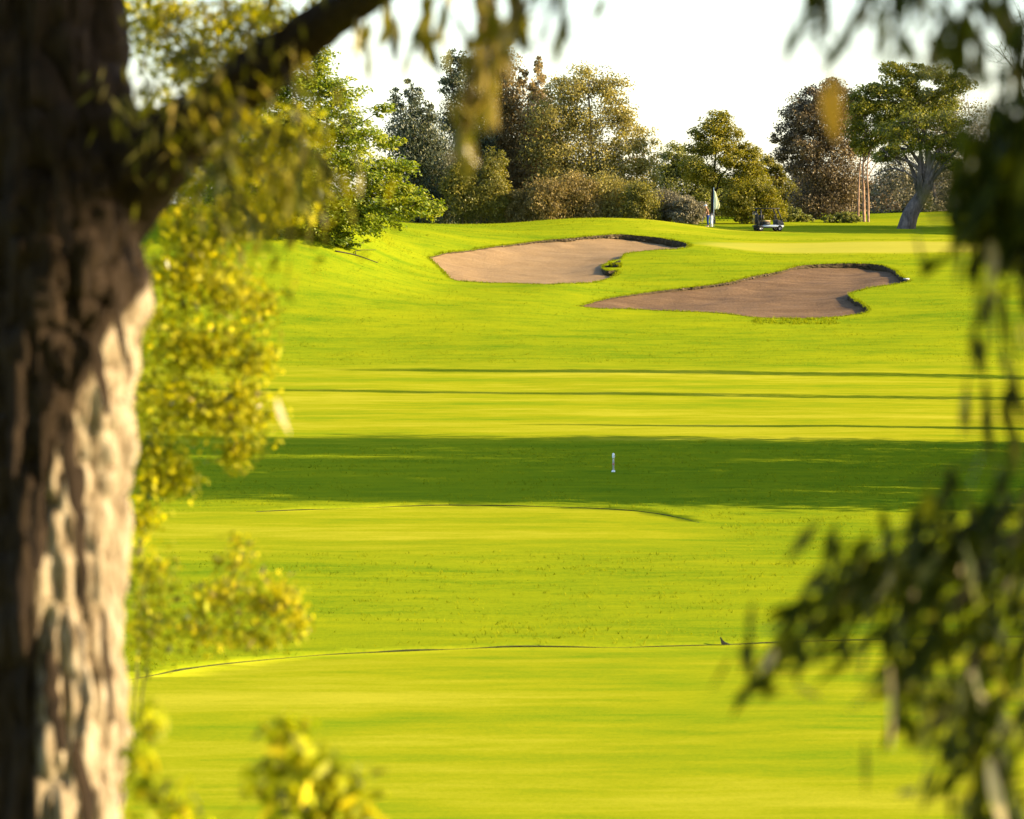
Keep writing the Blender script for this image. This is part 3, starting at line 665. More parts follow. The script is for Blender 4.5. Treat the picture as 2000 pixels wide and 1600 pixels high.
for k, (px, top, rx, mt, lab) in enumerate([(850, 300, 60, LM_CONIF, "dark tree glimpsed behind the two conifers"), (960, 270, 70, LM_BROWN, "brown tree glimpsed behind the tallest cypress"), (1100, 330, 80, LM_BROWN, "brown tree glimpsed behind the left half of the round tree"),
        (1220, 345, 70, LM_ROUND, "olive tree glimpsed behind the right half of the round tree"), (1420, 345, 60, LM_PALEG, "pale tree glimpsed behind the wind-bent pine"), (1590, 330, 60, LM_DKBR, "brown tree glimpsed behind the dark dense tree"),
        (1690, 345, 70, LM_DKBR, "brown tree glimpsed behind the pinkish trunks"), (1790, 330, 80, LM_GREY, "grey-brown tree glimpsed behind the leaning trunk"), (1900, 310, 90, LM_GREY, "grey-brown tree at the far right behind the grass bank"), (560, 330, 110, LM_OLIVE, "olive tree glimpsed behind the bright layered tree"), (430, 300, 110, LM_OLIVE, "olive tree behind the near limb at far left")]):
    h = 440 - top
    make_tree("backdrop_tree", lab, "tree", (px, 438), 378 + (k % 3) * 5, [(px - rx * .35, top + h * .25, rx * .55, h * .25), (px + rx * .4, top + h * .3, rx * .5, h * .25), (px, top + h * .5, rx * .8, h * .3), (px - rx * .5, top + h * .7, rx * .6, h * .3), (px + rx * .5, top + h * .7, rx * .6, h * .3), (px, top + h * .9, rx, h * .2)],
        6500, 0.32, mt, BK_BROWN, 0.2, seed=200 + k, sub=14, sig=.3, group="trees glimpsed behind the tree line", limbs=5)
# bare twiggy tree at the upper right edge
def bare_tree(label, base, Y, top, seed, spread=1.0):
    rr = random.Random(seed); b = at(base[0], base[1], Y); b[2] = H1(b[0], b[1]) - .1
    root = thing("bare_tree", label, "tree", b); segs = []
    def grow(p, d, L, r, k):
        q = p; path = [p]; 
        for i in range(4):
            d = d + np.array([rr.gauss(0, .16), rr.gauss(0, .12), rr.gauss(0, .12) + 0.03]); d /= np.linalg.norm(d); q = q + d * L / 4; path.append(q)
        segs.append((path, [r * (1 - .11 * i) for i in range(5)]))
        if k == 0: return
        for _ in range(3 if k > 1 else 4):
            dd = d + np.array([rr.gauss(0, .7), rr.gauss(0, .4), rr.gauss(0, .45)]) * spread; dd /= np.linalg.norm(dd)
            grow(path[rr.choice([2, 3, 4])], dd, L * rr.uniform(.55, .8), r * .55, k - 1)
    hgt = at(base[0], top, Y)[2] - b[2]
    grow(b, np.array([0.05, 0, 1.0]), hgt * .5, 0.2, 5)
    part("trunk", tubes_mesh("trunk", segs[:1], 7), BK_DARK, root)
    part("branches", tubes_mesh("branches", segs[1:], 4), BK_DARK, root)
bare_tree("bare twiggy dark tree at the upper right edge of the view", (1990, 440), 330, 30, 4)

# trees that stand outside the frame on the right and throw the long shadows across the fairway
def plain_tree(name, label, X, Y, h, rx, ry, mat, n, leaf, seed, group, low=0.18, slim=False):
    rng = np.random.default_rng(seed); z0 = H1(X, Y); b = np.array([X, Y, z0 - .05]); root = thing(name, label, "tree", b, group)
    pth = catmull([b - np.array([0, 0, .3]), b + np.array([rng.normal(0, .2), rng.normal(0, .2), h * .4]), b + np.array([rng.normal(0, .4), rng.normal(0, .3), h * .93])], 8)
    part("trunk", tubes_mesh("trunk", [(pth, [(.035 * h if not slim else .016 * h) * .5 * (1.1 - i / len(pth)) for i in range(len(pth))])], 8), BK_BROWN, root)
    ns = 70; u = rng.uniform(0, 1, ns); prof = (np.sin(np.pi * np.clip(u * .92 + .08, 0, 1)) ** .55) if not slim else (1 - u) ** .45 * np.clip(u * 8, .3, 1)
    a = rng.uniform(0, 2 * np.pi, ns); rr = np.sqrt(rng.uniform(.05, 1, ns))
    S = np.c_[X + np.cos(a) * rr * rx * prof, Y + np.sin(a) * rr * ry * prof, z0 + h * (low + (1 - low) * u)]
    idx = rng.integers(0, ns, n); sg = (.16 * np.array([rx, ry, h * .28])) if not slim else np.array([.22 * rx, .22 * ry, .05 * h])
    P = S[idx] + rng.normal(0, 1, (n, 3)) * sg; T = np.clip(rng.normal(.5, .2, n), 0, 1)
    part("crown", mesh_quads("crown", leaf_quads(P, rng.uniform(.7, 1.3, n) * leaf, np.zeros(3), rng, .6), T), mat, root, kind="stuff")
    return root
for k, (X, Y, h, ry) in enumerate([(31, 141.5, 19.5, 5.0), (36, 148, 21, 5.2), (32, 154.5, 20.5, 5.2), (37, 163, 21.5, 5.2), (33, 171, 20, 4.6), (46, 143.5, 24, 6), (48, 154, 25, 6), (46, 165, 24, 5.5)]):
    plain_tree("eucalyptus_tree", ["nearest", "second", "third", "fourth", "fifth", "sixth", "seventh", "farthest"][[0, 5, 1, 2, 6, 3, 7, 4].index(k)] + " of the tall trees outside the view shading the fairway", X, Y, h, 5.5, ry, LM_DARKG, 9000, 0.5, 100 + k, "shade trees beyond the right edge")
for k, (X, Y, h, r) in enumerate([(40, 183, 14.5, 0.8), (42, 205.2, 21.5, 1.4), (44, 220.5, 19.5, 1.4)]):
    plain_tree("cypress", ["thin cypress outside the view casting the nearest stripe of shadow", "slim cypress outside the view casting the middle stripe of shadow", "slim cypress outside the view casting the farthest stripe of shadow"][k], X, Y, h, r, r, LM_CONIF, 6000, 0.3, 130 + k, "slim cypresses beyond the right edge", .03, True)
for k, (X, Y, h, ry) in enumerate([(50, 306.5, 13.5, 4.0), (54, 311, 15, 4.5), (50, 317.5, 13.5, 4.5), (56, 321, 15, 4.5)]):
    plain_tree("broadleaf_tree", ["nearest", "second", "third", "farthest"][k] + " of four trees outside the view shading the far green", X, Y, h, 4.5, ry, LM_DARKG, 14000, 0.45, 140 + k, "shade trees beside the far green")

# ------------------------------------------------------------------ near tree with thick trunk (left foreground)
M_BARK = bark_mat("shaggy_tan_bark", (0.020, 0.012, 0.006), (0.27, 0.185, 0.115), 11.0, (1, 1, 0.16), 1.0, 0.05)
def peel_shade_mat():
    m, nt, b = new_mat("peeling_bark_shade"); L = nt.links
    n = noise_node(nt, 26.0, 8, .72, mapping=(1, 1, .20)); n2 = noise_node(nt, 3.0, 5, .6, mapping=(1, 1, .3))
    old = ramp(nt, [(.3, (0.008, 0.005, 0.003)), (.7, (0.068, 0.044, 0.026))]); new = ramp(nt, [(.36, (0.06, 0.038, 0.018)), (.48, (0.36, 0.27, 0.17)), (.62, (0.64, 0.53, 0.38))])  # shade painted into the dark bark colour, sunlight into the pale peeled one
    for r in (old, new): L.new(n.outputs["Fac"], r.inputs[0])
    a = nt.nodes.new("ShaderNodeAttribute"); a.attribute_name = "peel_shade"
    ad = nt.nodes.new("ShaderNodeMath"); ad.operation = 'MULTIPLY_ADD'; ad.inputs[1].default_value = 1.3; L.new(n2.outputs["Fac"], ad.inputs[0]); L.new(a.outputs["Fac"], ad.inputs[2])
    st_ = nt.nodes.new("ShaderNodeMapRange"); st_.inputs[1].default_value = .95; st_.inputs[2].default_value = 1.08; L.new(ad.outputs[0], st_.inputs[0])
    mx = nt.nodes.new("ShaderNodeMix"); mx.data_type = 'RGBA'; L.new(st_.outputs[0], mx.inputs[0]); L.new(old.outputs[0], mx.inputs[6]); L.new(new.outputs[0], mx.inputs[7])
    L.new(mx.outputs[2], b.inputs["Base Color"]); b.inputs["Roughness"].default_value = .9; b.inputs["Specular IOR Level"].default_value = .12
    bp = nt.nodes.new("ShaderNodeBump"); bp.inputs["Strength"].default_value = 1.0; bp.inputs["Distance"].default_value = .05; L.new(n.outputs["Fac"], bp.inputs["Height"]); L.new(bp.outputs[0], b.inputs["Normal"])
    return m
M_PEEL_SHADE = peel_shade_mat()
def bark_tube(name, pts, sides=150, n=34, amp=0.03, seed=3):
    path = catmull([at(p[0], p[1], p[2]) for p in pts], n); rad = np.array(catmull([[px_size(p[3], p[2])] * 3 for p in pts], n))[:, 0]
    V, Fq = tube_geo(path, rad, sides, True); V = np.array(V); Cc = np.repeat(np.array(path), sides, 0); d = V - Cc; dn = d / (np.linalg.norm(d, axis=1)[:, None] + 1e-9)
    ang = np.tile(np.arange(sides) / sides, len(path)); s = np.repeat(np.arange(len(path)), sides) / n
    w = lambda fa, fs, sd: vnoise(np.c_[ang * fa + (s * .35), s * fs], 1.0, sd)
    # wrap the noise around the trunk
    blend = np.clip((ang - .9) / .1, 0, 1); 
    def ww(fa, fs, sd): return w(fa, fs, sd) * (1 - blend) + vnoise(np.c_[(ang - 1) * fa + s * .35, s * fs], 1.0, sd) * blend
    disp = (ww(7, .7, seed) - .5) * 1.8 + (np.sqrt(np.abs(ww(17, 1.1, seed + 1) - .5) * 2) - .6) * 2.2 + (np.sqrt(np.abs(ww(36, 2.8, seed + 2) - .5) * 2) - .6) * 1.5 + (ww(70, 9, seed + 3) - .5) * .5
    V = V + dn * (disp * amp)[:, None]
    return mesh_from(name, V, Fq, True)
D0 = 14.0
tb = at(60, 1600, D0); tb[2] = H1(tb[0], D0) - .1
near_tree = thing("eucalyptus_tree", "thick shaggy-barked tree trunk close to camera on the left", "tree", tb)
zfoot = tb[2]; foot_row = 800 + 0  # foot lies below the frame
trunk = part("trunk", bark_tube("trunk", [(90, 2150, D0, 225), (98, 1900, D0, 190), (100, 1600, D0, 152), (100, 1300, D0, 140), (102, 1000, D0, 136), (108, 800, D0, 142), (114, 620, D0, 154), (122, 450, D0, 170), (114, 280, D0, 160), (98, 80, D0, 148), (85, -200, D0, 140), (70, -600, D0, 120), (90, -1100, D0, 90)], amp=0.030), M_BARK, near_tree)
pv = np.array([v.co for v in trunk.data.vertices]) + np.array(rootloc(near_tree))      # peeled bark mask; also paints the lit low side and shaded upper trunk
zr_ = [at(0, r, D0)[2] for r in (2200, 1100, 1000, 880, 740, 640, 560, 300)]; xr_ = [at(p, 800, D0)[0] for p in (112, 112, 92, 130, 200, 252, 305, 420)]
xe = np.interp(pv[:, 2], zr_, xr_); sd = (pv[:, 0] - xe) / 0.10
pa_ = trunk.data.attributes.new("peel_shade", 'FLOAT', 'POINT'); pa_.data.foreach_set("value", np.clip(.5 + .5 * sd, 0, 1).astype(np.float32))
trunk.data.materials.clear(); trunk.data.materials.append(M_PEEL_SHADE)
limb = part("limb", bark_tube("limb", [(150, 470, D0, 110), (230, 375, D0, 98), (320, 292, 13.8, 76), (430, 200, 13.6, 58), (545, 110, 13.3, 48), (660, 25, 13.0, 42), (800, -70, 12.2, 36), (950, -150, 11, 30), (1090, -190, 9.8, 22)], 40, 10, 0.012, 9), M_PEEL_SHADE, near_tree)
# peeling bark strips: separate curled slabs
def strip_mesh(L, W, curl, seed):
    rr = random.Random(seed); V = []; Fq = []; n = 8
    for i in range(n + 1):
        t = i / n; w = W * (.35 + .65 * math.sin(math.pi * min(1, t * .8 + .15))) * .5; out = curl * t * t * L; x0 = rr.gauss(0, .006)
        for s_, o_ in ((-1, 0), (-.3, .012), (.3, .012), (1, 0)): V.append((s_ * w + x0, -out - o_, -t * L))
    for i in range(n):
        for k in range(3): a = i * 4 + k; Fq.append((a, a + 1, a + 5, a + 4))
    me = mesh_from("bark_strip", V, Fq, True); return me
for k, (px, row, L, W, curl, yaw) in enumerate([(205, 640, .30, .05, .25, .35), (150, 800, .36, .06, .2, .2), (100, 930, .30, .07, .35, -.1), (175, 900, .5, .05, .12, .5), (215, 1180, .4, .04, .1, .7), (120, 1250, .35, .06, .2, .1), (170, 1420, .4, .06, .15, .4), (70, 1050, .25, .07, .3, -.2), (235, 560, .28, .04, .2, .7), (250, 150, .22, .05, .3, .8), (60, 700, .4, .06, .2, -.2), (60, 250, .3, .08, .25, -.1), (140, 330, .3, .06, .2, .2)]):
    ax = np.interp(row, [0, 280, 450, 620, 800, 1000, 1600], [95, 108, 112, 92, 72, 62, 60]); rr_ = px_size(np.interp(row, [80, 450, 1000, 1600], [150, 185, 180, 198]), D0)
    cx = at(ax, row, D0); px_off = at(px, row, D0)[0] - cx[0]; px_off = np.clip(px_off, -.95 * rr_, .95 * rr_); yy = -math.sqrt(max(0, (rr_ + .02) ** 2 - px_off ** 2))
    m = strip_mesh(L, W, curl, k); m.materials.append(M_PEEL_SHADE)
    put("bark_strip", m, near_tree, (cx[0] + px_off, D0 + yy, cx[2]), 1.0, (0, random.uniform(-.12, .12), math.atan2(px_off, -yy)))

# ---- individual leaves of the near trees
def long_leaf_mesh(name, L=1.0, W=0.17, curve=0.18, n=7):
    V = []; Fq = []
    for i in range(n + 1):
        t = i / n; w = W * .5 * (math.sin(math.pi * min(1.0, (t * .93 + .03))) ** .8) * (1.15 - .5 * t); x = curve * t * t; z = -t * L
        for s_ in (-1, 0, 1): V.append((x + s_ * w, (.10 * w if s_ else -.25 * w), z))
    for i in range(n):
        for k in range(2): a = i * 3 + k; Fq.append((a, a + 1, a + 4, a + 3))
    me = mesh_from(name, V, Fq, True); return me
def flat_leaf_mat(name, col, trans=.35, rough=.32, spec=.5):
    m, nt, b = new_mat(name)
    oi = nt.nodes.new("ShaderNodeObjectInfo")
    r = ramp(nt, [(0, tuple(c * .65 for c in col)), (.6, col), (1, tuple(min(1, c * 1.5) for c in col))]); nt.links.new(oi.outputs["Random"], r.inputs[0])
    nt.links.new(r.outputs[0], b.inputs["Base Color"]); b.inputs["Roughness"].default_value = rough; b.inputs["Specular IOR Level"].default_value = spec
    tr = nt.nodes.new("ShaderNodeBsdfTranslucent"); nt.links.new(r.outputs[0], tr.inputs["Color"])
    mx = nt.nodes.new("ShaderNodeMixShader"); mx.inputs[0].default_value = trans
    nt.links.new(b.outputs[0], mx.inputs[1]); nt.links.new(tr.outputs[0], mx.inputs[2]); nt.links.new(mx.outputs[0], nt.nodes["Material Output"].inputs[0])
    return m
def leaf_set(mats, L=1.0, W=.17):
    out = []
    for i, m in enumerate(mats):
        for c in (.16, -.2):
            me = long_leaf_mesh("leaf", L, W, c); me.materials.append(m); out.append(me)
    return out
ML_EUC_D = flat_leaf_mat("dark_gum_leaf", (0.045, 0.048, 0.006), .35, .55, .12)
ML_EUC_M = flat_leaf_mat("olive_gum_leaf", (0.10, 0.115, 0.010), .45, .4, .3)
ML_EUC_Y = flat_leaf_mat("yellowing_gum_leaf", (0.22, 0.20, 0.02), .45)
ML_GLINT = flat_leaf_mat("glint_pale_leaf", (0.50, 0.40, 0.22), .4)  # cream leaf colour painted to stand for sun glints
ML_ORANGE = flat_leaf_mat("orange_dead_leaf", (0.60, 0.30, 0.03), .5)
ML_YEL = flat_leaf_mat("yellow_leaf", (0.66, 0.54, 0.012), .5, .5, .15)
ML_YG = flat_leaf_mat("yellow_green_leaf", (0.36, 0.36, 0.012), .5, .5, .15)
ML_OL = flat_leaf_mat("olive_leaf", (0.09, 0.095, 0.012), .4)
ML_TAN = flat_leaf_mat("tan_leaf", (0.26, 0.19, 0.07), .4)
LS_DARK = leaf_set([ML_EUC_D, ML_EUC_M, ML_EUC_D, ML_EUC_Y], 1, .16); LS_MID = leaf_set([ML_EUC_M, ML_EUC_D, ML_EUC_Y], 1, .26); LS_TOP = leaf_set([ML_EUC_D, ML_EUC_M, ML_EUC_Y, ML_TAN], 1, .27)
LS_SHRUB = leaf_set([ML_YEL, ML_YG, ML_OL, ML_TAN, ML_YG, ML_OL], 1.0, .5); LS_LOW = leaf_set([ML_YG, ML_YG, ML_OL, ML_YEL], 1.0, .4)
LS_GLINT = leaf_set([ML_GLINT]); LS_OR = leaf_set([ML_ORANGE], 1, .28)
RR = random.Random(77)
LM_GUM = leaf_mat("gum_foliage", (0.014, 0.022, 0.003), (0.048, 0.062, 0.005), (0.19, 0.19, 0.012), .38, .55, .12)
LM_SPRAY = leaf_mat("olive_spray_foliage", (0.040, 0.040, 0.005), (0.13, 0.12, 0.010), (0.36, 0.29, 0.02), .5, .5, .15)
LM_SPRAYT = leaf_mat("mixed_dry_foliage", (0.07, 0.065, 0.008), (0.22, 0.18, 0.03), (0.46, 0.33, 0.10), .5, .5, .15)
def add_leaf(parent, off, pos, direction, scale, meshes, wide=1.0):
    o = bpy.data.objects.new("leaf", RR.choice(meshes)); C.objects.link(o); o.parent = parent
    q = Vector((0, 0, -1)).rotation_difference(Vector(direction).normalized()) @ Quaternion((0, 0, 1), RR.uniform(0, 6.283))
    o.rotation_mode = 'QUATERNION'; o.rotation_quaternion = q; o.location = Vector(pos) - off; o.scale = (scale * wide, scale * wide, scale)
    return o
def spray(parent, stems, mat, meshes, per_m, length, down=1.0, jit=.5, rad=.006, t0=.15, drift=(0, 0, 0), name="twig", mass=0, mass_mat=None, mass_sig=.05):
    """stems: lists of (px,row,Y); a twig mesh each, with its leaves as sub-parts"""
    cnt = 0
    if mass:
        rg_ = np.random.default_rng(int(abs(stems[0][0][0]) + len(stems))); PP = []
        for st in stems:
            path = np.array(catmull([at(*p) for p in st], 8)); seg = np.linalg.norm(np.diff(path, axis=0), axis=1).sum(); k = int(seg * mass); t = rg_.uniform(t0, 1, k) * (len(path) - 1); i = np.minimum(t.astype(int), len(path) - 2)
            PP.append(path[i] + (path[i + 1] - path[i]) * (t - i)[:, None] + rg_.normal(0, 1, (k, 3)) * mass_sig + np.array(drift) * rg_.uniform(0, .10, (k, 1)) - np.array([0, 0, 1]) * rg_.uniform(0, .09, (k, 1)))
        PP = np.vstack(PP); part("foliage", mesh_quads("foliage", leaf_quads(PP, rg_.uniform(.7, 1.2, len(PP)) * length, np.zeros(3), rg_, .24, np.array([0, 0, -down]) + np.array(drift), .7), np.clip(rg_.normal(.45, .25, len(PP)), 0, 1)), mass_mat, parent, kind="stuff")
    for st in stems:
        path = np.array(catmull([at(*p) for p in st], 8)); n = len(path)
        tw = part(name, tubes_mesh(name, [(path, [rad * (1.1 - .8 * i / n) for i in range(n)])], 6), mat, parent)
        off = rootloc(parent); seg = np.linalg.norm(np.diff(path, axis=0), axis=1).sum(); k = int(seg * per_m) + 1
        for j in range(k):
            t = RR.uniform(t0, 1.0) * (n - 1); i = min(int(t), n - 2); p = path[i] + (path[i + 1] - path[i]) * (t - i)
            tg = path[i + 1] - path[i]; tg = tg / (np.linalg.norm(tg) + 1e-9)
            d = tg * .6 + np.array([RR.gauss(0, jit), RR.gauss(0, jit), -down + RR.gauss(0, jit * .5)]) + np.array(drift)
            add_leaf(tw, off, p, d, length * RR.uniform(.6, 1.25), meshes); cnt += 1
    return cnt
# foliage carried by the near tree's limb
spray(near_tree, [[(430, 195, 13.5), (520, 250, 13.2), (600, 290, 13.0), (650, 330, 12.9)], [(330, 300, 13.7), (420, 340, 13.4), (480, 400, 13.2), (520, 450, 13.1)],
                  [(545, 112, 13.2), (580, 200, 13.0), (590, 300, 12.8), (560, 380, 12.8)], [(380, 240, 13.6), (460, 290, 13.3), (540, 340, 13.2), (600, 370, 13.2)],
                  [(480, 165, 13.4), (450, 260, 13.0), (430, 330, 12.9)]], BK_DARK, LS_MID, 30, .10, .8, .5, .007, mass=110, mass_mat=LM_SPRAY, mass_sig=.11)
spray(near_tree, [[(420, 200, 13.5), (400, 120, 13.2), (340, 60, 13.0)], [(300, 300, 13.7), (290, 200, 13.4), (270, 120, 13.2)], [(520, 130, 13.3), (480, 40, 13.1), (420, -30, 13)],
                  [(340, -60, 13.2), (350, 60, 13.0), (380, 170, 13.0)], [(560, -60, 12.8), (520, 10, 12.8), (470, 80, 12.8)]], BK_DARK, LS_TOP + LS_SHRUB[:4], 24, .09, .7, .55, .006, mass=100, mass_mat=LM_SPRAYT, mass_sig=.11)
spray(near_tree, [[(690, 5, 12.8), (705, 60, 12.7), (718, 120, 12.7)], [(760, -45, 12.4), (765, 30, 12.3), (770, 70, 12.3)], [(830, -90, 12.0), (828, 20, 11.9), (826, 75, 11.9)], [(880, -110, 11.5), (870, -10, 11.4), (858, 50, 11.4)],
                  [(1010, -170, 10.4), (1010, 0, 10.3), (1015, 60, 10.2)], [(1085, -190, 9.8), (1092, -20, 9.7), (1100, 40, 9.7)]],
      BK_DARK, LS_TOP, 26, .13, 1.3, .25, .005, mass=34, mass_mat=LM_SPRAY, mass_sig=.035)

spray(near_tree, [[(930, -140, 11.1), (940, 40, 10.9), (920, 160, 10.8), (897, 250, 10.8)], [(950, -150, 11), (970, 20, 10.8), (960, 110, 10.8)]], BK_DARK, leaf_set([ML_YG, ML_TAN, ML_OL, ML_EUC_D], 1, .3), 44, .13, 1.3, .22, .005, mass=70, mass_mat=LM_SPRAYT, mass_sig=.035)

# ---- near tree outside the right edge, its boughs hanging into the frame
rt = np.array([3.3, 9.8, H1(3.3, 9.8) - .1])
right_tree = thing("eucalyptus_tree", "near gum tree whose dark leafy boughs hang in from the right edge", "tree", rt)
tr_path = catmull([rt - np.array([0, 0, .3]), rt + np.array([.05, 0, 1.6]), rt + np.array([-.1, .1, 3.6]), rt + np.array([.1, .3, 6.5]), rt + np.array([.2, .4, 9])], 8)
part("trunk", tubes_mesh("trunk", [(tr_path, [.24 * (1.15 - i / len(tr_path)) for i in range(len(tr_path))])], 14), M_BARK, right_tree)
def limb_to(start, px, row, Y, r=.04, sag=.3):
    e = at(px, row, Y); s = rt + np.array(start); m_ = (s + e) / 2 + np.array([0, 0, sag])
    p = catmull([s, m_, e], 10); part("limb", tubes_mesh("limb", [(p, [r * (1.1 - .8 * i / len(p)) for i in range(len(p))])], 8), BK_DARK, right_tree)
limb_to((0, 0, 3.4), 2150, 880, 9.2); limb_to((0, 0, 3.0), 2110, 900, 9.4); limb_to((0, 0, 4.2), 2120, 60, 9.3); limb_to((0, 0, 4.6), 1700, -190, 8.2, .035, .4); limb_to((0, 0, 4.8), 1900, -150, 8.4, .035, .4)
spray(right_tree, [[(2150, 880, 9.2), (1980, 975, 9.1), (1820, 1060, 9.0), (1680, 1140, 9.0), (1560, 1185, 9.0)], [(2110, 900, 9.4), (1985, 1060, 9.2), (1925, 1250, 9.1), (1905, 1420, 9.1), (1925, 1560, 9.1)],
                   [(1980, 975, 9.1), (1890, 1150, 8.9), (1800, 1260, 8.8), (1770, 1340, 8.8)], [(2080, 1000, 9.3), (2010, 1200, 9.2), (1990, 1400, 9.2)], [(1680, 1140, 9.0), (1590, 1215, 8.9), (1520, 1260, 8.9)],
                   [(1985, 1060, 9.2), (1860, 1110, 9.1), (1740, 1220, 9.1)], [(1925, 1250, 9.1), (1860, 1360, 9.0), (1830, 1420, 9.0)], [(1820, 1060, 9.0), (1740, 1090, 8.8), (1660, 1090, 8.8)], [(1985, 1060, 9.2), (1880, 1040, 9.0), (1800, 1000, 9.0)], [(1905, 1420, 9.1), (1960, 1500, 9.0), (1980, 1600, 9.0)]],
      BK_DARK, LS_DARK, 34, .125, .85, .38, .006, drift=(-.35, 0, 0), mass=150, mass_mat=LM_GUM, mass_sig=.05)
spray(right_tree, [[(1900, 905, 9.2), (1830, 925, 9.1), (1760, 950, 9.1)], [(1960, 160, 9.2), (1915, 430, 9.2), (1900, 640, 9.2), (1880, 820, 9.2)], [(1990, 420, 9.3), (1955, 620, 9.2), (1985, 860, 9.2)], [(1960, 420, 9.3), (1925, 640, 9.2), (1930, 900, 9.2)], [(2000, 400, 9.3), (1990, 640, 9.2), (1960, 940, 9.2)]], BK_DARK, LS_MID, 11, .11, 1.4, .18, .004)
spray(right_tree, [[(2120, 60, 9.3), (2030, 170, 9.2), (1975, 270, 9.2), (1945, 370, 9.2), (1935, 430, 9.2)], [(2120, 60, 9.3), (2050, 240, 9.3), (2000, 320, 9.2), (1985, 430, 9.2)], [(2120, 60, 9.3), (2070, 300, 9.3), (2030, 380, 9.2), (2010, 470, 9.2)],
                   [(2050, 240, 9.3), (1970, 270, 9.2), (1920, 300, 9.2)]], BK_DARK, LS_DARK, 45, .13, 1.0, .5, .007, mass=380, mass_mat=LM_GUM, mass_sig=.07)
spray(right_tree, [[(1700, -190, 8.2), (1690, -40, 8.1), (1660, 50, 8.1)], [(1660, -160, 8.2), (1600, -50, 8.1), (1575, 20, 8.1)], [(1800, -170, 8.3), (1800, -20, 8.2), (1790, 60, 8.2)], [(1900, -150, 8.4), (1890, -20, 8.3), (1870, 60, 8.3)], [(1900, -150, 8.4), (1960, -20, 8.4), (1980, 60, 8.4)], [(1750, -170, 8.3), (1745, -10, 8.2), (1720, 70, 8.2)], [(1850, -150, 8.4), (1840, 0, 8.3), (1825, 80, 8.3)], [(1940, -140, 8.5), (1925, 20, 8.4), (1905, 120, 8.4)], [(2040, -60, 8.6), (2000, 40, 8.5), (1960, 130, 8.5)]],
      BK_DARK, LS_TOP, 20, .12, 1.2, .35, .005, mass=55, mass_mat=LM_GUM, mass_sig=.04)
offr = rootloc(right_tree)
for (px, row, px2, row2, Y, ms, w) in [(1634, 148, 1603, 268, 8.9, LS_OR, 1.7), (1738, 1300, 1750, 1470, 8.6, LS_GLINT, 1.3), (1932, 1480, 1945, 1640, 8.8, LS_GLINT, 1.5), (1512, 1268, 1500, 1322, 8.8, LS_GLINT, 2.4), (1935, 470, 1955, 560, 9.0, LS_GLINT, 1.6), (1878, 1105, 1878, 1125, 8.6, LS_GLINT, 5.0), (1785, 1150, 1787, 1170, 8.6, LS_GLINT, 5.0), (1972, 1130, 1970, 1150, 8.6, LS_GLINT, 5.0), (1897, 1312, 1895, 1332, 8.6, LS_GLINT, 5.0), (1916, 1352, 1916, 1372, 8.6, LS_GLINT, 5.0), (1953, 1425, 1950, 1445, 8.6, LS_GLINT, 5.0), (1902, 312, 1900, 332, 8.6, LS_GLINT, 5.0), (542, 780, 556, 850, 12.5, LS_GLINT, 2.0)]:
    a, b_ = at(px, row, Y), at(px2, row2, Y); o = add_leaf(right_tree, offr, a, b_ - a, float(np.linalg.norm(b_ - a)), ms, w)
    o["label"] = "orange dead leaf hanging by itself" if ms is LS_OR else "pale leaf coloured as a sun glint"
# its crown, above and to the right of the frame, keeps the boughs and the upper trunk in shade
rg = np.random.default_rng(91); blobs = []
for (cx, cy, cz, rx, ry, rz, k) in [(4.4, 12.5, 4.8, 2.6, 3.0, 1.8, 30), (5.5, 13.5, 4.6, 1.8, 2.4, 1.3, 24), (3.6, 8.3, 1.5, 1.3, 1.2, 1.0, 20), (4.2, 13.3, 3.15, 0.9, 1.3, 0.9, 44), (3.4, 8.2, 2.6, 1.3, 1.2, 0.9, 12), (3.2, 8.7, 0.0, 0.9, 0.9, 0.9, 5), (3.2, 11, 6.5, 2.5, 2.8, 1.8, 20)]:
    d = rg.normal(0, 1, (k, 3)); d /= np.linalg.norm(d, axis=1)[:, None]; blobs.append(np.array([cx, cy, cz]) + d * rg.uniform(.3, 1, (k, 1)) * np.array([rx, ry, rz]))
blobs = np.vstack(blobs); N = 30000
Pc = blobs[rg.integers(0, len(blobs), N)] + rg.normal(0, 1, (N, 3)) * .26
infr = (np.abs(Pc[:, 0]) < Pc[:, 1] * .140) & (Pc[:, 2] < Pc[:, 1] * .06); Pc = Pc[~infr]
part("crown", mesh_quads("crown", leaf_quads(Pc, rg.uniform(.13, .22, len(Pc)), np.zeros(3), rg, .36, (0, 0, -1), .5), np.clip(rg.normal(.45, .2, len(Pc)), 0, 1)), LM_DARKG, right_tree, kind="stuff")

# near tree's unseen crown clumps and added trees around the camera block sky light
def unseen_leaf_crown(parent, blobs_def, N, seed, mat, lo=.16, hi=.26):
    rg = np.random.default_rng(seed); bl = []
    for (cx, cy, cz, rx, ry, rz, k) in blobs_def:
        d = rg.normal(0, 1, (k, 3)); d /= np.linalg.norm(d, axis=1)[:, None]; bl.append(np.array([cx, cy, cz]) + d * rg.uniform(.3, 1, (k, 1)) * np.array([rx, ry, rz]))
    bl = np.vstack(bl); P = bl[rg.integers(0, len(bl), N)] + rg.normal(0, 1, (N, 3)) * .34
    P = P[~((P[:, 1] > -.5) & (P[:, 2] < np.maximum(P[:, 1], 0) * .065 + .9))]
    part("crown", mesh_quads("crown", leaf_quads(P, rg.uniform(lo, hi, len(P)), np.zeros(3), rg, .36, (0, 0, -1), .4), np.clip(rg.normal(.45, .2, len(P)), 0, 1)), mat, parent, kind="stuff")  # unseen crown added to block sky light
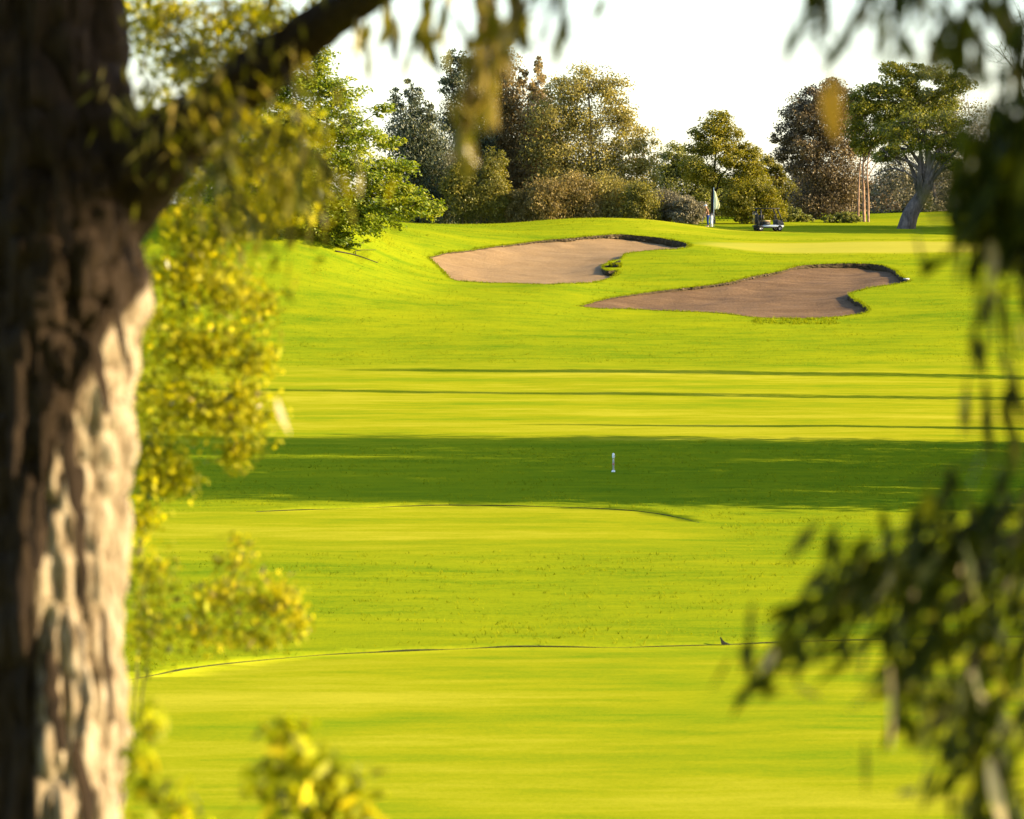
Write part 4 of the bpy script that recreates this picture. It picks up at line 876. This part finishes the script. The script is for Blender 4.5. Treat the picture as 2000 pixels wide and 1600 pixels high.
unseen_leaf_crown(near_tree, [(-2.0, 8.0, 2.6, 2.4, 2.4, 1.1, 40), (-4.6, 10.5, 0.6, 1.5, 3.6, 3.0, 60), (-5.5, 15, 1.5, 1.8, 2.5, 3.2, 40), (-1.5, 4.0, 2.6, 2.6, 2.6, 1.0, 30), (-2.5, 13.5, 6.0, 4.0, 4.0, 2.0, 60), (-1.0, 9.5, 5.2, 3.2, 3.0, 1.5, 50), (-5.5, 12, 4.5, 2.5, 4.0, 2.5, 40)], 46000, 301, LM_DARKG)
for k, (X, Y, h, lab) in enumerate([(-5.0, -3.5, 11, "unseen tree added to block sky behind the viewpoint, to its left"), (1.5, -6.5, 12, "unseen tree added to block sky straight behind the viewpoint"), (-10.5, 4.5, 11, "unseen tree added to block sky beyond the left edge beside the viewpoint"), (6.0, -2.5, 11, "unseen tree added to block sky behind the viewpoint, to its right")]):
    b = np.array([X, Y, H1(X, Y) - .05]); g_ = thing("eucalyptus_tree", lab, "tree", b, "unseen sky-blocking trees around the viewpoint")
    pth = catmull([b - np.array([0, 0, .3]), b + np.array([.1, .1, h * .4]), b + np.array([-.2, .1, h * .85])], 8)
    part("trunk", tubes_mesh("trunk", [(pth, [.26 * (1.1 - i / len(pth)) for i in range(len(pth))])], 10), M_BARK, g_)
    unseen_leaf_crown(g_, [(X, Y, b[2] + h * .72, 3.6, 3.6, 2.8, 60), (X + .5, Y + .5, b[2] + h * .42, 2.8, 2.8, 1.8, 36), (X, Y - .5, b[2] + 1.6, 3.2, 2.4, 1.5, 40)], 20000, 310 + k, LM_DARKG, .2, .34)

# ---- leafy yellow-green shrubs behind the near trunk
def near_shrub(name, label, base_px, Y, clumps, meshes, n_obj, n_mass, size, seed, mat_mass, stem_mat):
    rng = np.random.default_rng(seed); b = at(base_px, 800, Y); b[2] = H1(b[0], Y) - .05; root = thing(name, label, "shrub", b)
    clumps = [(c[0], c[1], c[2] * 1.12, c[3] * 1.12) for c in clumps]; P, Nn, T, S = crown_cloud(clumps, Y, n_mass + n_obj, rng, 14, .42, 1.0, .2)
    idx = rng.permutation(len(P)); a = idx[:n_obj]; m = idx[n_obj:]
    part("foliage", mesh_quads("foliage", leaf_quads(P[m], rng.uniform(.6, 1.2, len(m)) * size * .8, np.array([.3, -.3, .3]), rng, .55), T[m]), mat_mass, root, kind="stuff")
    st = []; todo = [at(c[0], c[1], Y) for c in clumps]; done = [b + np.array([0, 0, .1])]; done[0][0] = b[0]
    while todo:
        best = min(((np.linalg.norm(t - d), ti, d) for ti, t in enumerate(todo) for d in done), key=lambda z: z[0]); e = todo.pop(best[1]); p0 = best[2]
        p = catmull([p0, (p0 + e) / 2 + rng.normal(0, .05, 3), e], 5); st.append((p, [.006] * len(p))); done.append(e)
    stems = part("stems", tubes_mesh("stems", st, 6), stem_mat, root); off = rootloc(root)
    for i in a: add_leaf(root, off, P[i], (rng.normal(0, .6), rng.normal(0, .6), -.6 + rng.normal(0, .5)), size * rng.uniform(.7, 1.25), meshes)
    return root
LM_WATTLE = leaf_mat("wattle_foliage", (0.075, 0.085, 0.006), (0.33, 0.31, 0.012), (0.78, 0.64, 0.015), .5, .5, .1)
LM_SPRING = leaf_mat("fresh_green_foliage", (0.06, 0.10, 0.006), (0.38, 0.40, 0.012), (0.74, 0.70, 0.02), .55, .5, .1)
M_GSTEM = plain_mat("green_stem", (0.16, 0.15, 0.03), .7, .1, .2, 10)
near_shrub("wattle_shrub", "yellow flowering leafy shrub just behind the thick trunk", 190, 21.0,
    [(275, 15, 40, 40), (340, 30, 45, 40), (395, 100, 45, 45), (470, 110, 45, 40), (560, 70, 50, 40), (620, 20, 40, 30), (290, 70, 40, 60), (350, 130, 50, 50), (430, 50, 60, 40), (520, 30, 50, 40), (320, 220, 36, 50), (400, 290, 60, 40), (370, 330, 50, 50), (480, 320, 60, 60), (560, 270, 60, 50), (570, 380, 50, 50), (470, 430, 60, 40), (345, 420, 50, 45), (400, 480, 60, 50), (330, 540, 55, 60), (430, 560, 75, 55), (490, 590, 45, 40), (330, 660, 65, 65), (430, 680, 80, 50), (490, 720, 40, 60), (320, 780, 65, 60), (420, 790, 60, 55), (480, 820, 45, 60), (455, 900, 30, 36), (300, 880, 55, 60), (350, 930, 40, 45), (290, 960, 45, 45), (280, 1020, 36, 30)],
    LS_SHRUB, 295, 16000, .058, 61, LM_WATTLE, M_GSTEM)
near_shrub("wattle_shrub", "lower sparse yellow shrub right of the trunk, halfway down", 200, 19.0,
    [(465, 1090, 36, 40), (430, 1170, 60, 40), (510, 1170, 50, 40), (390, 1230, 46, 40), (480, 1240, 60, 34), (575, 1210, 36, 50), (560, 1150, 24, 30), (290, 1120, 50, 60), (300, 1210, 55, 70)],
    LS_SHRUB, 240, 2600, .050, 62, LM_WATTLE, M_GSTEM)
near_shrub("leafy_shrub", "blurred bright green shrub poking up at the bottom edge", 600, 11.5,
    [(565, 1440, 40, 45), (600, 1500, 60, 50), (530, 1530, 50, 40), (650, 1530, 50, 60), (700, 1550, 36, 50), (600, 1600, 90, 50)],
    LS_LOW, 150, 260, .075, 63, LM_SPRING, M_GSTEM)
near_shrub("leafy_shrub", "blurred thin sprig of leaves at the foot of the thick trunk", 300, 12.0,
    [(270, 1500, 30, 50), (310, 1560, 50, 50), (360, 1600, 40, 40), (290, 1400, 24, 40)], LS_LOW, 80, 120, .06, 64, LM_SPRING, M_GSTEM)

# ------------------------------------------------------------------ small things on the course
M_WHITE = plain_mat("white_paint", (0.78, 0.76, 0.70), .5, .3, .06, 20)
M_RED = plain_mat("faded_red_paint", (0.50, 0.22, 0.16), .6, .3, .1, 20)
M_BLACK = plain_mat("black_plastic", (0.012, 0.012, 0.014), .5, .3, .2, 10)
M_TYRE = plain_mat("tyre_rubber", (0.010, 0.010, 0.010), .85, .2, .2, 10)
M_STEEL = plain_mat("grey_metal", (0.35, 0.35, 0.36), .35, .5, .1, 10, .8)
M_BODYW = plain_mat("cart_white_paint", (0.50, 0.52, 0.54), .3, .5, .04, 4)
M_ROOF = plain_mat("cart_tan_roof", (0.16, 0.13, 0.06), .6, .3, .06, 4)
M_SEAT = plain_mat("cart_beige_seat", (0.36, 0.25, 0.14), .7, .3, .1, 6)
M_BAG1 = plain_mat("ochre_bag_cloth", (0.42, 0.30, 0.06), .8, .2, .1, 10)
M_BAG2 = plain_mat("black_bag_cloth", (0.02, 0.02, 0.02), .8, .2, .1, 10)
M_BAGP = plain_mat("pale_bag_cloth", (0.60, 0.60, 0.56), .8, .2, .1, 10)
M_FLAG = flat_leaf_mat("pale_flag_cloth", (0.80, 0.76, 0.50), .5, .8, .1)
M_BLUEP = plain_mat("pale_blue_pole", (0.30, 0.40, 0.46), .4, .4, .05, 6)
def lathe(profile, sides=14, c=(0, 0, 0)):
    V = []; Fq = []
    for r, z in profile:
        for k in range(sides): a = 2 * math.pi * k / sides; V.append((c[0] + r * math.cos(a), c[1] + r * math.sin(a), c[2] + z))
    for i in range(len(profile) - 1):
        for k in range(sides): k2 = (k + 1) % sides; Fq.append((i * sides + k, i * sides + k2, (i + 1) * sides + k2, (i + 1) * sides + k))
    Fq.append(tuple(range(sides))[::-1]); Fq.append(tuple(range((len(profile) - 1) * sides, len(profile) * sides)))
    return V, Fq
def lpart(name, VF, mat, parent, smooth=True, M=None, label=None):
    me = mesh_from(name, VF[0], VF[1], smooth)
    if M is not None: me.transform(M)
    me.materials.append(mat); o = bpy.data.objects.new(name, me); C.objects.link(o); o.parent = parent
    if label: o["label"] = label
    return o
def box(x0, x1, y0, y1, z0, z1, bev=.02):
    bm = bmesh.new(); bmesh.ops.create_cube(bm, size=1)
    for v in bm.verts: v.co = Vector((x0 + (v.co.x + .5) * (x1 - x0), y0 + (v.co.y + .5) * (y1 - y0), z0 + (v.co.z + .5) * (z1 - z0)))
    if bev: bmesh.ops.bevel(bm, geom=bm.edges[:], offset=min(bev, .45 * min(x1 - x0, y1 - y0, z1 - z0)), segments=2, affect='EDGES')
    V = [tuple(v.co) for v in bm.verts]; bm.verts.index_update(); Fq = [tuple(v.index for v in f.verts) for f in bm.faces]; bm.free(); return V, Fq
# distance post in the shaded fairway
p = px_ground(1198, 922, 120, 200); post = thing("marker_post", "small white marker post standing in the shaded fairway", "post", (p[0], p[1], p[2]))
lpart("shaft", lathe([(.036, -.1), (.036, .52), (.034, .54)]), plain_mat("weathered_post_paint", (.46, .42, .34), .7, .2, .25, 14), post)
lpart("cap", lathe([(.04, .56), (.05, .60), (.054, .67), (.05, .74), (.03, .775), (.005, .78)]), M_WHITE, post)
lpart("collar", lathe([(.038, .28), (.048, .30), (.048, .36), (.038, .38)]), M_RED, post)
lpart("foot", lathe([(.085, -.05), (.08, .02), (.065, .06), (.04, .085)]), M_WHITE, post)
# dark fin of turf at the mowing edge
p = px_ground(1413, 1257, 60, 130); fin = thing("turf_flap", "tiny dark fin-shaped flap sticking up at the mowing edge", "turf", (p[0], p[1] - .08, p[2] - .02))
prof = [(-.05, 0), (-.08, .12), (-.09, .19), (-.075, .20), (-.03, .13), (.03, .07), (.10, .035), (.20, .0)]
V = [(x, -.03 * (1 - z * 3), z) for x, z in prof] + [(x, .05 * (1 - z * 3.5), z) for x, z in prof]; n = len(prof)
Fq = [tuple(range(n))[::-1], tuple(range(n, 2 * n))] + [(i, (i + 1) % n, n + (i + 1) % n, n + i) for i in range(n)]
lpart("flap", (V, Fq), M_DARKCLOD, fin, False)
# turf nose with broken dark edging at the far bunker
p = px_ground(1196, 522, 240, 320); nose = thing("turf_clump", "dark broken clump of earth and grass at the pale bunker's front corner", "turf", (p[0], p[1], p[2] - .1))
for (dx, dy, dz, sx, sy, sz, ry) in [(-.45, 0, .02, .5, .3, .28, -.35), (-.1, .1, .16, .5, .3, .25, -.4), (.3, .25, .32, .55, .3, .26, -.5), (-.35, -.1, -.12, .22, .22, .3, .2), (.25, -.05, .08, .5, .4, .35, -.2)]:
    o = bpy.data.objects.new("clod", random.choice(DCL)); C.objects.link(o); o.parent = nose; o.location = (dx, dy, dz + .1); o.scale = (sx * 1.4, sy, sz); o.rotation_euler = (0, ry, random.uniform(-.3, .3))
tt = np.c_[p[0] + RNG.uniform(-.1, .6, 130), p[1] + RNG.uniform(-.1, .5, 130)]
tufts("clump_grass", tt, 0.22 + 0.15 * RNG.uniform(0, 1, 130), .05, "dark grass tuft growing on the broken clump by the pale bunker", 5, .7)
# pale stone at the right end of the near bunker
p = px_ground(1770, 547, 240, 320); st = thing("edging_stone", "small pale stone block at the right tip of the brown bunker", "stone", (p[0], p[1], p[2] - .1))
lpart("block", box(-.22, .24, -.15, .15, .12, .22, .04), plain_mat("pale_stone", (.5, .47, .40), .8, .2, .2, 8), st); lpart("base", box(-.36, .36, -.2, .2, -.1, .115, .03), M_DARKCLOD, st)
# fallen branch below the layered tree
p = px_ground(700, 500, 230, 300); fb = thing("fallen_branch", "thin dark fallen branch on the grass below the layered tree", "branch", (p[0], p[1], p[2]))
a, b_, c_ = [px_ground(x, r, 230, 300) + np.array([0, 0, .06]) for x, r in ((655, 492), (695, 500), (738, 515))]; d_ = px_ground(735, 492, 230, 300) + np.array([0, 0, .15]); e_ = px_ground(700, 486, 230, 300) + np.array([0, 0, .2])
part("stem", tubes_mesh("stem", [(catmull([a, b_, c_], 6), np.linspace(.05, .025, 13))], 6), BK_DARK, fb)
part("twig", tubes_mesh("twig", [(catmull([b_, e_ * .5 + b_ * .5, d_], 6), np.linspace(.03, .012, 13))], 6), BK_DARK, fb)

# flagstick with its limp flag
fy = 312.0; p = px_ground(1394, 447, 295, 330); fy = max(p[1], 309.5); fb_ = at(1394, 447, fy); fz = H1(fb_[0], fy)
flag = thing("flagstick", "tall flagstick with a limp pale flag on the green", "flag", (fb_[0], fy, fz))
ztop = at(1396, 366, fy)[2] - fz
lpart("pole", lathe([(.022, -.1), (.02, ztop * .5), (.014, ztop)], 10), M_BLUEP, flag)
FV = []; FFq = []; nu, nv = 7, 12
for j in range(nv + 1):
    t = j / nv; wd_ = .12 + .32 * math.sin(min(1, t * 1.25) * math.pi * .5) * (1 - .35 * max(0, t - .75) / .25)
    for i in range(nu + 1):
        u = i / nu; FV.append((.02 + u * wd_ * (1 - .12 * math.sin(t * 5)), .07 * math.sin(u * 9 + t * 1.3) * u, ztop - .22 - t * 1.55 - .16 * u * (1 - t)))
for j in range(nv):
    for i in range(nu): a = j * (nu + 1) + i; FFq.append((a, a + 1, a + nu + 2, a + nu + 1))
fo = lpart("cloth", (FV, FFq), M_FLAG, flag); md = fo.modifiers.new("thick", 'SOLIDIFY'); md.thickness = .012

# golfer: one skinned body, clothes and cap as children
M_SKIN = plain_mat("skin", (0.36, 0.20, 0.13), .6, .3, .06, 20); M_SHIRT = plain_mat("brown_shirt", (0.10, 0.048, 0.022), .85, .1, .15, 12)
M_TROUS = plain_mat("navy_blue_cloth", (0.012, 0.035, 0.13), .85, .1, .15, 12); M_CAP = plain_mat("pale_blue_cap", (0.40, 0.46, 0.55), .8, .1, .05, 20); M_SHOE = plain_mat("white_shoes", (.6, .6, .58), .6, .3, .05, 20)
def skin_obj(name, verts, edges, radii, mat, parent, root=0, sub=2):
    me = bpy.data.meshes.new(name); me.from_pydata(verts, edges, []); me.update()
    o = bpy.data.objects.new(name, me); C.objects.link(o); o.parent = parent
    o.modifiers.new("skin", 'SKIN')
    if not me.skin_vertices: 
        bm = bmesh.new(); bm.from_mesh(me); bm.verts.layers.skin.verify(); bm.to_mesh(me); bm.free()
    for i, r in enumerate(radii):
        sv = me.skin_vertices[0].data[i]; sv.radius = (r, r) if not hasattr(r, '__len__') else r; sv.use_root = (i == root)
    s = o.modifiers.new("sub", 'SUBSURF'); s.levels = 1; s.render_levels = sub
    o.modifiers["skin"].use_smooth_shade = True; me.materials.append(mat); return o
gp_ = at(1383, 447, 309.0); gz = H1(gp_[0], 309.0)
man = thing("person", "golfer in brown top and blue trousers stooping beside the flag", "person", (gp_[0], 309.0, gz - .02)); man.rotation_euler = (0, 0, 0)
J = {}; vv = []; ee = []; rr = []
def jv(k, co, r, par=None):
    J[k] = len(vv); vv.append(co); rr.append(r)
    if par: ee.append((J[par], J[k]))
jv('pel', (0, 0, .93), (.15, .11)); jv('waist', (-.02, 0, 1.06), (.14, .10), 'pel'); jv('chest', (-.07, 0, 1.26), (.165, .115), 'waist'); jv('nb', (-.12, 0, 1.43), .075, 'chest'); jv('neck', (-.155, 0, 1.50), .055, 'nb')
jv('h0', (-.18, 0, 1.56), .075, 'neck'); jv('h1', (-.195, 0, 1.63), .098, 'h0'); jv('h2', (-.195, 0, 1.70), .085, 'h1'); jv('nose', (-.295, 0, 1.61), .018, 'h1')
for s, n_ in ((1, 'l'), (-1, 'r')):
    jv('sh' + n_, (-.11, .17 * s, 1.40), .062, 'chest'); jv('el' + n_, (-.17, .22 * s, 1.12), .046, 'sh' + n_); jv('wr' + n_, (-.33, .09 * s, .96), .032, 'el' + n_); jv('pa' + n_, (-.38, .05 * s, .91), .036, 'wr' + n_)
    for q in range(4): jv('f%d%s' % (q, n_), (-.41 + .012 * q, (.045 - .022 * q) * s, .875 - .006 * q), .011, 'pa' + n_); jv('g%d%s' % (q, n_), (-.40 + .012 * q, (.005 - .022 * q) * s, .83 + .006 * q), .009, 'f%d%s' % (q, n_))
    jv('t' + n_, (-.405, .02 * s, .93), .012, 'pa' + n_); jv('u' + n_, (-.43, -.005 * s, .905), .010, 't' + n_)
    jv('hip' + n_, (.0, .095 * s, .88), .095, 'pel'); jv('kn' + n_, (-.05, .12 * s, .49), .062, 'hip' + n_); jv('an' + n_, (.01, .13 * s, .09), .042, 'kn' + n_); jv('he' + n_, (.03, .13 * s, .045), .04, 'an' + n_); jv('to' + n_, (-.17, .15 * s, .035), .035, 'an' + n_)
skin_obj("body", vv, ee, rr, M_SKIN, man)
skin_obj("shirt", [(-.01, 0, .95), (-.025, 0, 1.08), (-.075, 0, 1.27), (-.12, 0, 1.42), (-.11, .18, 1.40), (-.11, -.18, 1.40), (-.155, .215, 1.20), (-.155, -.215, 1.20)], [(0, 1), (1, 2), (2, 3), (2, 4), (2, 5), (4, 6), (5, 7)], [(.17, .13), (.165, .12), (.19, .135), .085, .082, .082, .066, .066], M_SHIRT, man)
skin_obj("trousers", [(0, 0, 1.0), (0, 0, .92), (0, .1, .86), (0, -.1, .86), (-.045, .12, .50), (-.045, -.12, .50), (.01, .13, .10), (.01, -.13, .10)], [(0, 1), (1, 2), (1, 3), (2, 4), (3, 5), (4, 6), (5, 7)], [(.165, .125), (.17, .13), .112, .112, .082, .082, .065, .065], M_TROUS, man)
lpart("cap", lathe([(.108, 1.68), (.11, 1.71), (.095, 1.76), (.055, 1.795), (.005, 1.80)], 16, (-.195, 0, 0)), M_CAP, man); lpart("peak", box(-.40, -.27, -.075, .075, 1.685, 1.70, .006), M_CAP, man)
for s in (1, -1): lpart("shoe", box(-.22, .075, .135 * s - .05, .135 * s + .05, 0, .085, .035), M_SHOE, man)
# putter in the golfer's hands
pu = thing("putter", "golf club held low by the stooping golfer", "golf club", (gp_[0] - .40, 309.0, gz))
lpart("shaft", tube_geo([(.02, 0, .95), (-.10, -.02, .03)], [.014, .008], 8), M_STEEL, pu); lpart("head", box(-.20, -.08, -.05, .01, .01, .045, .01), M_STEEL, pu)
# slim pale golf bag standing at his side
bg = at(1389.5, 447, 309.3); bz = H1(bg[0], 309.3); bag = thing("golf_bag", "slim pale golf bag standing just right of the golfer", "golf bag", (bg[0], 309.3, bz))
lpart("tube", lathe([(.10, 0), (.12, .04), (.115, .5), (.125, .82), (.13, .86), (.115, .87)], 16), M_BAGP, bag); lpart("pocket", box(-.09, .09, -.17, -.10, .12, .45, .04), M_BAGP, bag)
for k, (x, y, h) in enumerate([(-.04, .02, 1.05), (.03, .03, 1.12), (.0, -.05, 1.0), (.05, -.03, 1.08)]):
    c = lpart("club", tube_geo([(x, y, .5), (x * 1.3, y * 1.3, h)], [.012, .012], 6), M_STEEL, bag); k_ = lpart("club_head", box(x * 1.3 - .05, x * 1.3 + .03, y * 1.3 - .03, y * 1.3 + .03, h - .01, h + .06, .02), M_BLACK, c)

# golf cart, seen three-quarter from the side
cpx = at(1500, 454, 307.5); cz = H1(cpx[0], 307.5)
cart = thing("golf_cart", "white golf cart with open cabin and bags at its rear, parked by the green", "golf cart", (cpx[0], 307.5, cz)); cart.rotation_euler = (0, 0, math.radians(16))
lpart("chassis", box(-1.1, 1.05, -.55, .55, .24, .36, .04), M_BLACK, cart)
V, Fq = box(-.62, 1.16, -.58, .58, .28, .50, .06); lpart("sill", (V, Fq), M_BODYW, cart)
bmv = [(.62, -.56, .50), (1.16, -.52, .50), (1.20, -.48, .58), (1.02, -.50, .84), (.70, -.54, .90), (.62, -.56, .88)]
V = bmv + [(x, -y, z) for x, y, z in bmv]; n = 6; Fq = [tuple(range(n)), tuple(range(n, 2 * n))[::-1]] + [(i, n + i, n + (i + 1) % n, (i + 1) % n) for i in range(n)]
cowl = lpart("cowl", (V, Fq), M_BLACK, cart, False)
for s in (1, -1): lpart("headlight", lathe([(.06, 0), (.06, .02), (.04, .03)], 12), M_WHITE, cowl, True, Matrix.Translation((1.14, .33 * s, .68)) @ Matrix.Rotation(math.radians(70), 4, 'Y'))
lpart("seat_base", box(-.62, .02, -.55, .55, .48, .74, .05), M_BLACK, cart); lpart("seat", box(-.58, .06, -.54, .54, .745, .86, .05), M_SEAT, cart); lpart("backrest", box(-.66, -.54, -.54, .54, .90, 1.30, .05), M_BLACK, cart)
for s in (1, -1):
    lpart("roof_post", tube_geo([(-.72, .54 * s, .5), (-.80, .53 * s, 1.76)], [.045, .045], 8), M_BLACK, cart)
    lpart("roof_post", tube_geo([(.98, .52 * s, .84), (.62, .52 * s, 1.76)], [.045, .045], 8), M_BLACK, cart)
lpart("roof", box(-.98, .80, -.62, .62, 1.765, 1.84, .03), M_BLACK, cart)
sw = lpart("steering_wheel", tube_geo([(0, .17 * math.cos(a), .17 * math.sin(a)) for a in np.linspace(0, 2 * math.pi, 17)], [.018] * 17, 6, False), M_BLACK, cart, True, Matrix.Translation((.50, -.25, 1.08)) @ Matrix.Rotation(math.radians(-35), 4, 'Y'))
lpart("column", tube_geo([(.78, -.25, .80), (.51, -.25, 1.08)], [.025, .02], 8), M_BLACK, sw)
lpart("bag_shelf", box(-1.18, -.64, -.54, .54, .36, .46, .03), M_BLACK, cart)
lpart("bag_rail", tube_geo([(-1.12, -.52, .95), (-1.14, 0, .98), (-1.12, .52, .95)], [.025, .025, .025], 8), M_BLACK, cart)
for s in (1, -1):
    for X in (-.80, .80):
        w = lpart("wheel", lathe([(.13, -.085), (.20, -.09), (.235, -.06), (.235, .06), (.20, .09), (.13, .085)], 20), M_TYRE, cart, True, Matrix.Translation((X, .50 * s, .235)) @ Matrix.Rotation(math.pi / 2, 4, 'X'))
        lpart("rim", lathe([(.125, -.08), (.06, -.09), (.06, .09), (.125, .08)], 16), M_STEEL, w, True, Matrix.Translation((X, .50 * s, .235)) @ Matrix.Rotation(math.pi / 2, 4, 'X'))
for s, mt, lab in ((-1, M_BAG2, "black golf bag strapped on the near side of the cart's rear"), (1, M_BAG1, "ochre golf bag strapped on the far side of the cart's rear")):
    M4 = cart.matrix_basis @ Matrix.Translation((-.93, .27 * s, .47)); bg2 = thing("golf_bag", lab, "golf bag", M4.to_translation()); bg2.rotation_euler = (0, math.radians(-10), math.radians(16))
    lpart("tube", lathe([(.11, 0), (.135, .04), (.13, .5), (.14, .84), (.15, .88), (.12, .89)], 16), mt, bg2); lpart("pocket", box(-.22, -.11, -.09, .09, .12, .48, .04), mt, bg2)
    for k, (x, y, h) in enumerate([(-.05, .03, 1.06), (.04, .04, 1.14), (.0, -.06, 1.0)]):
        c = lpart("club", tube_geo([(x, y, .5), (x * 1.3, y * 1.3, h)], [.012, .012], 6), M_STEEL, bg2); lpart("club_head", box(x * 1.3 - .05, x * 1.3 + .04, y * 1.3 - .035, y * 1.3 + .035, h - .01, h + .07, .02), M_BLACK, c)
bpy.context.view_layer.update()
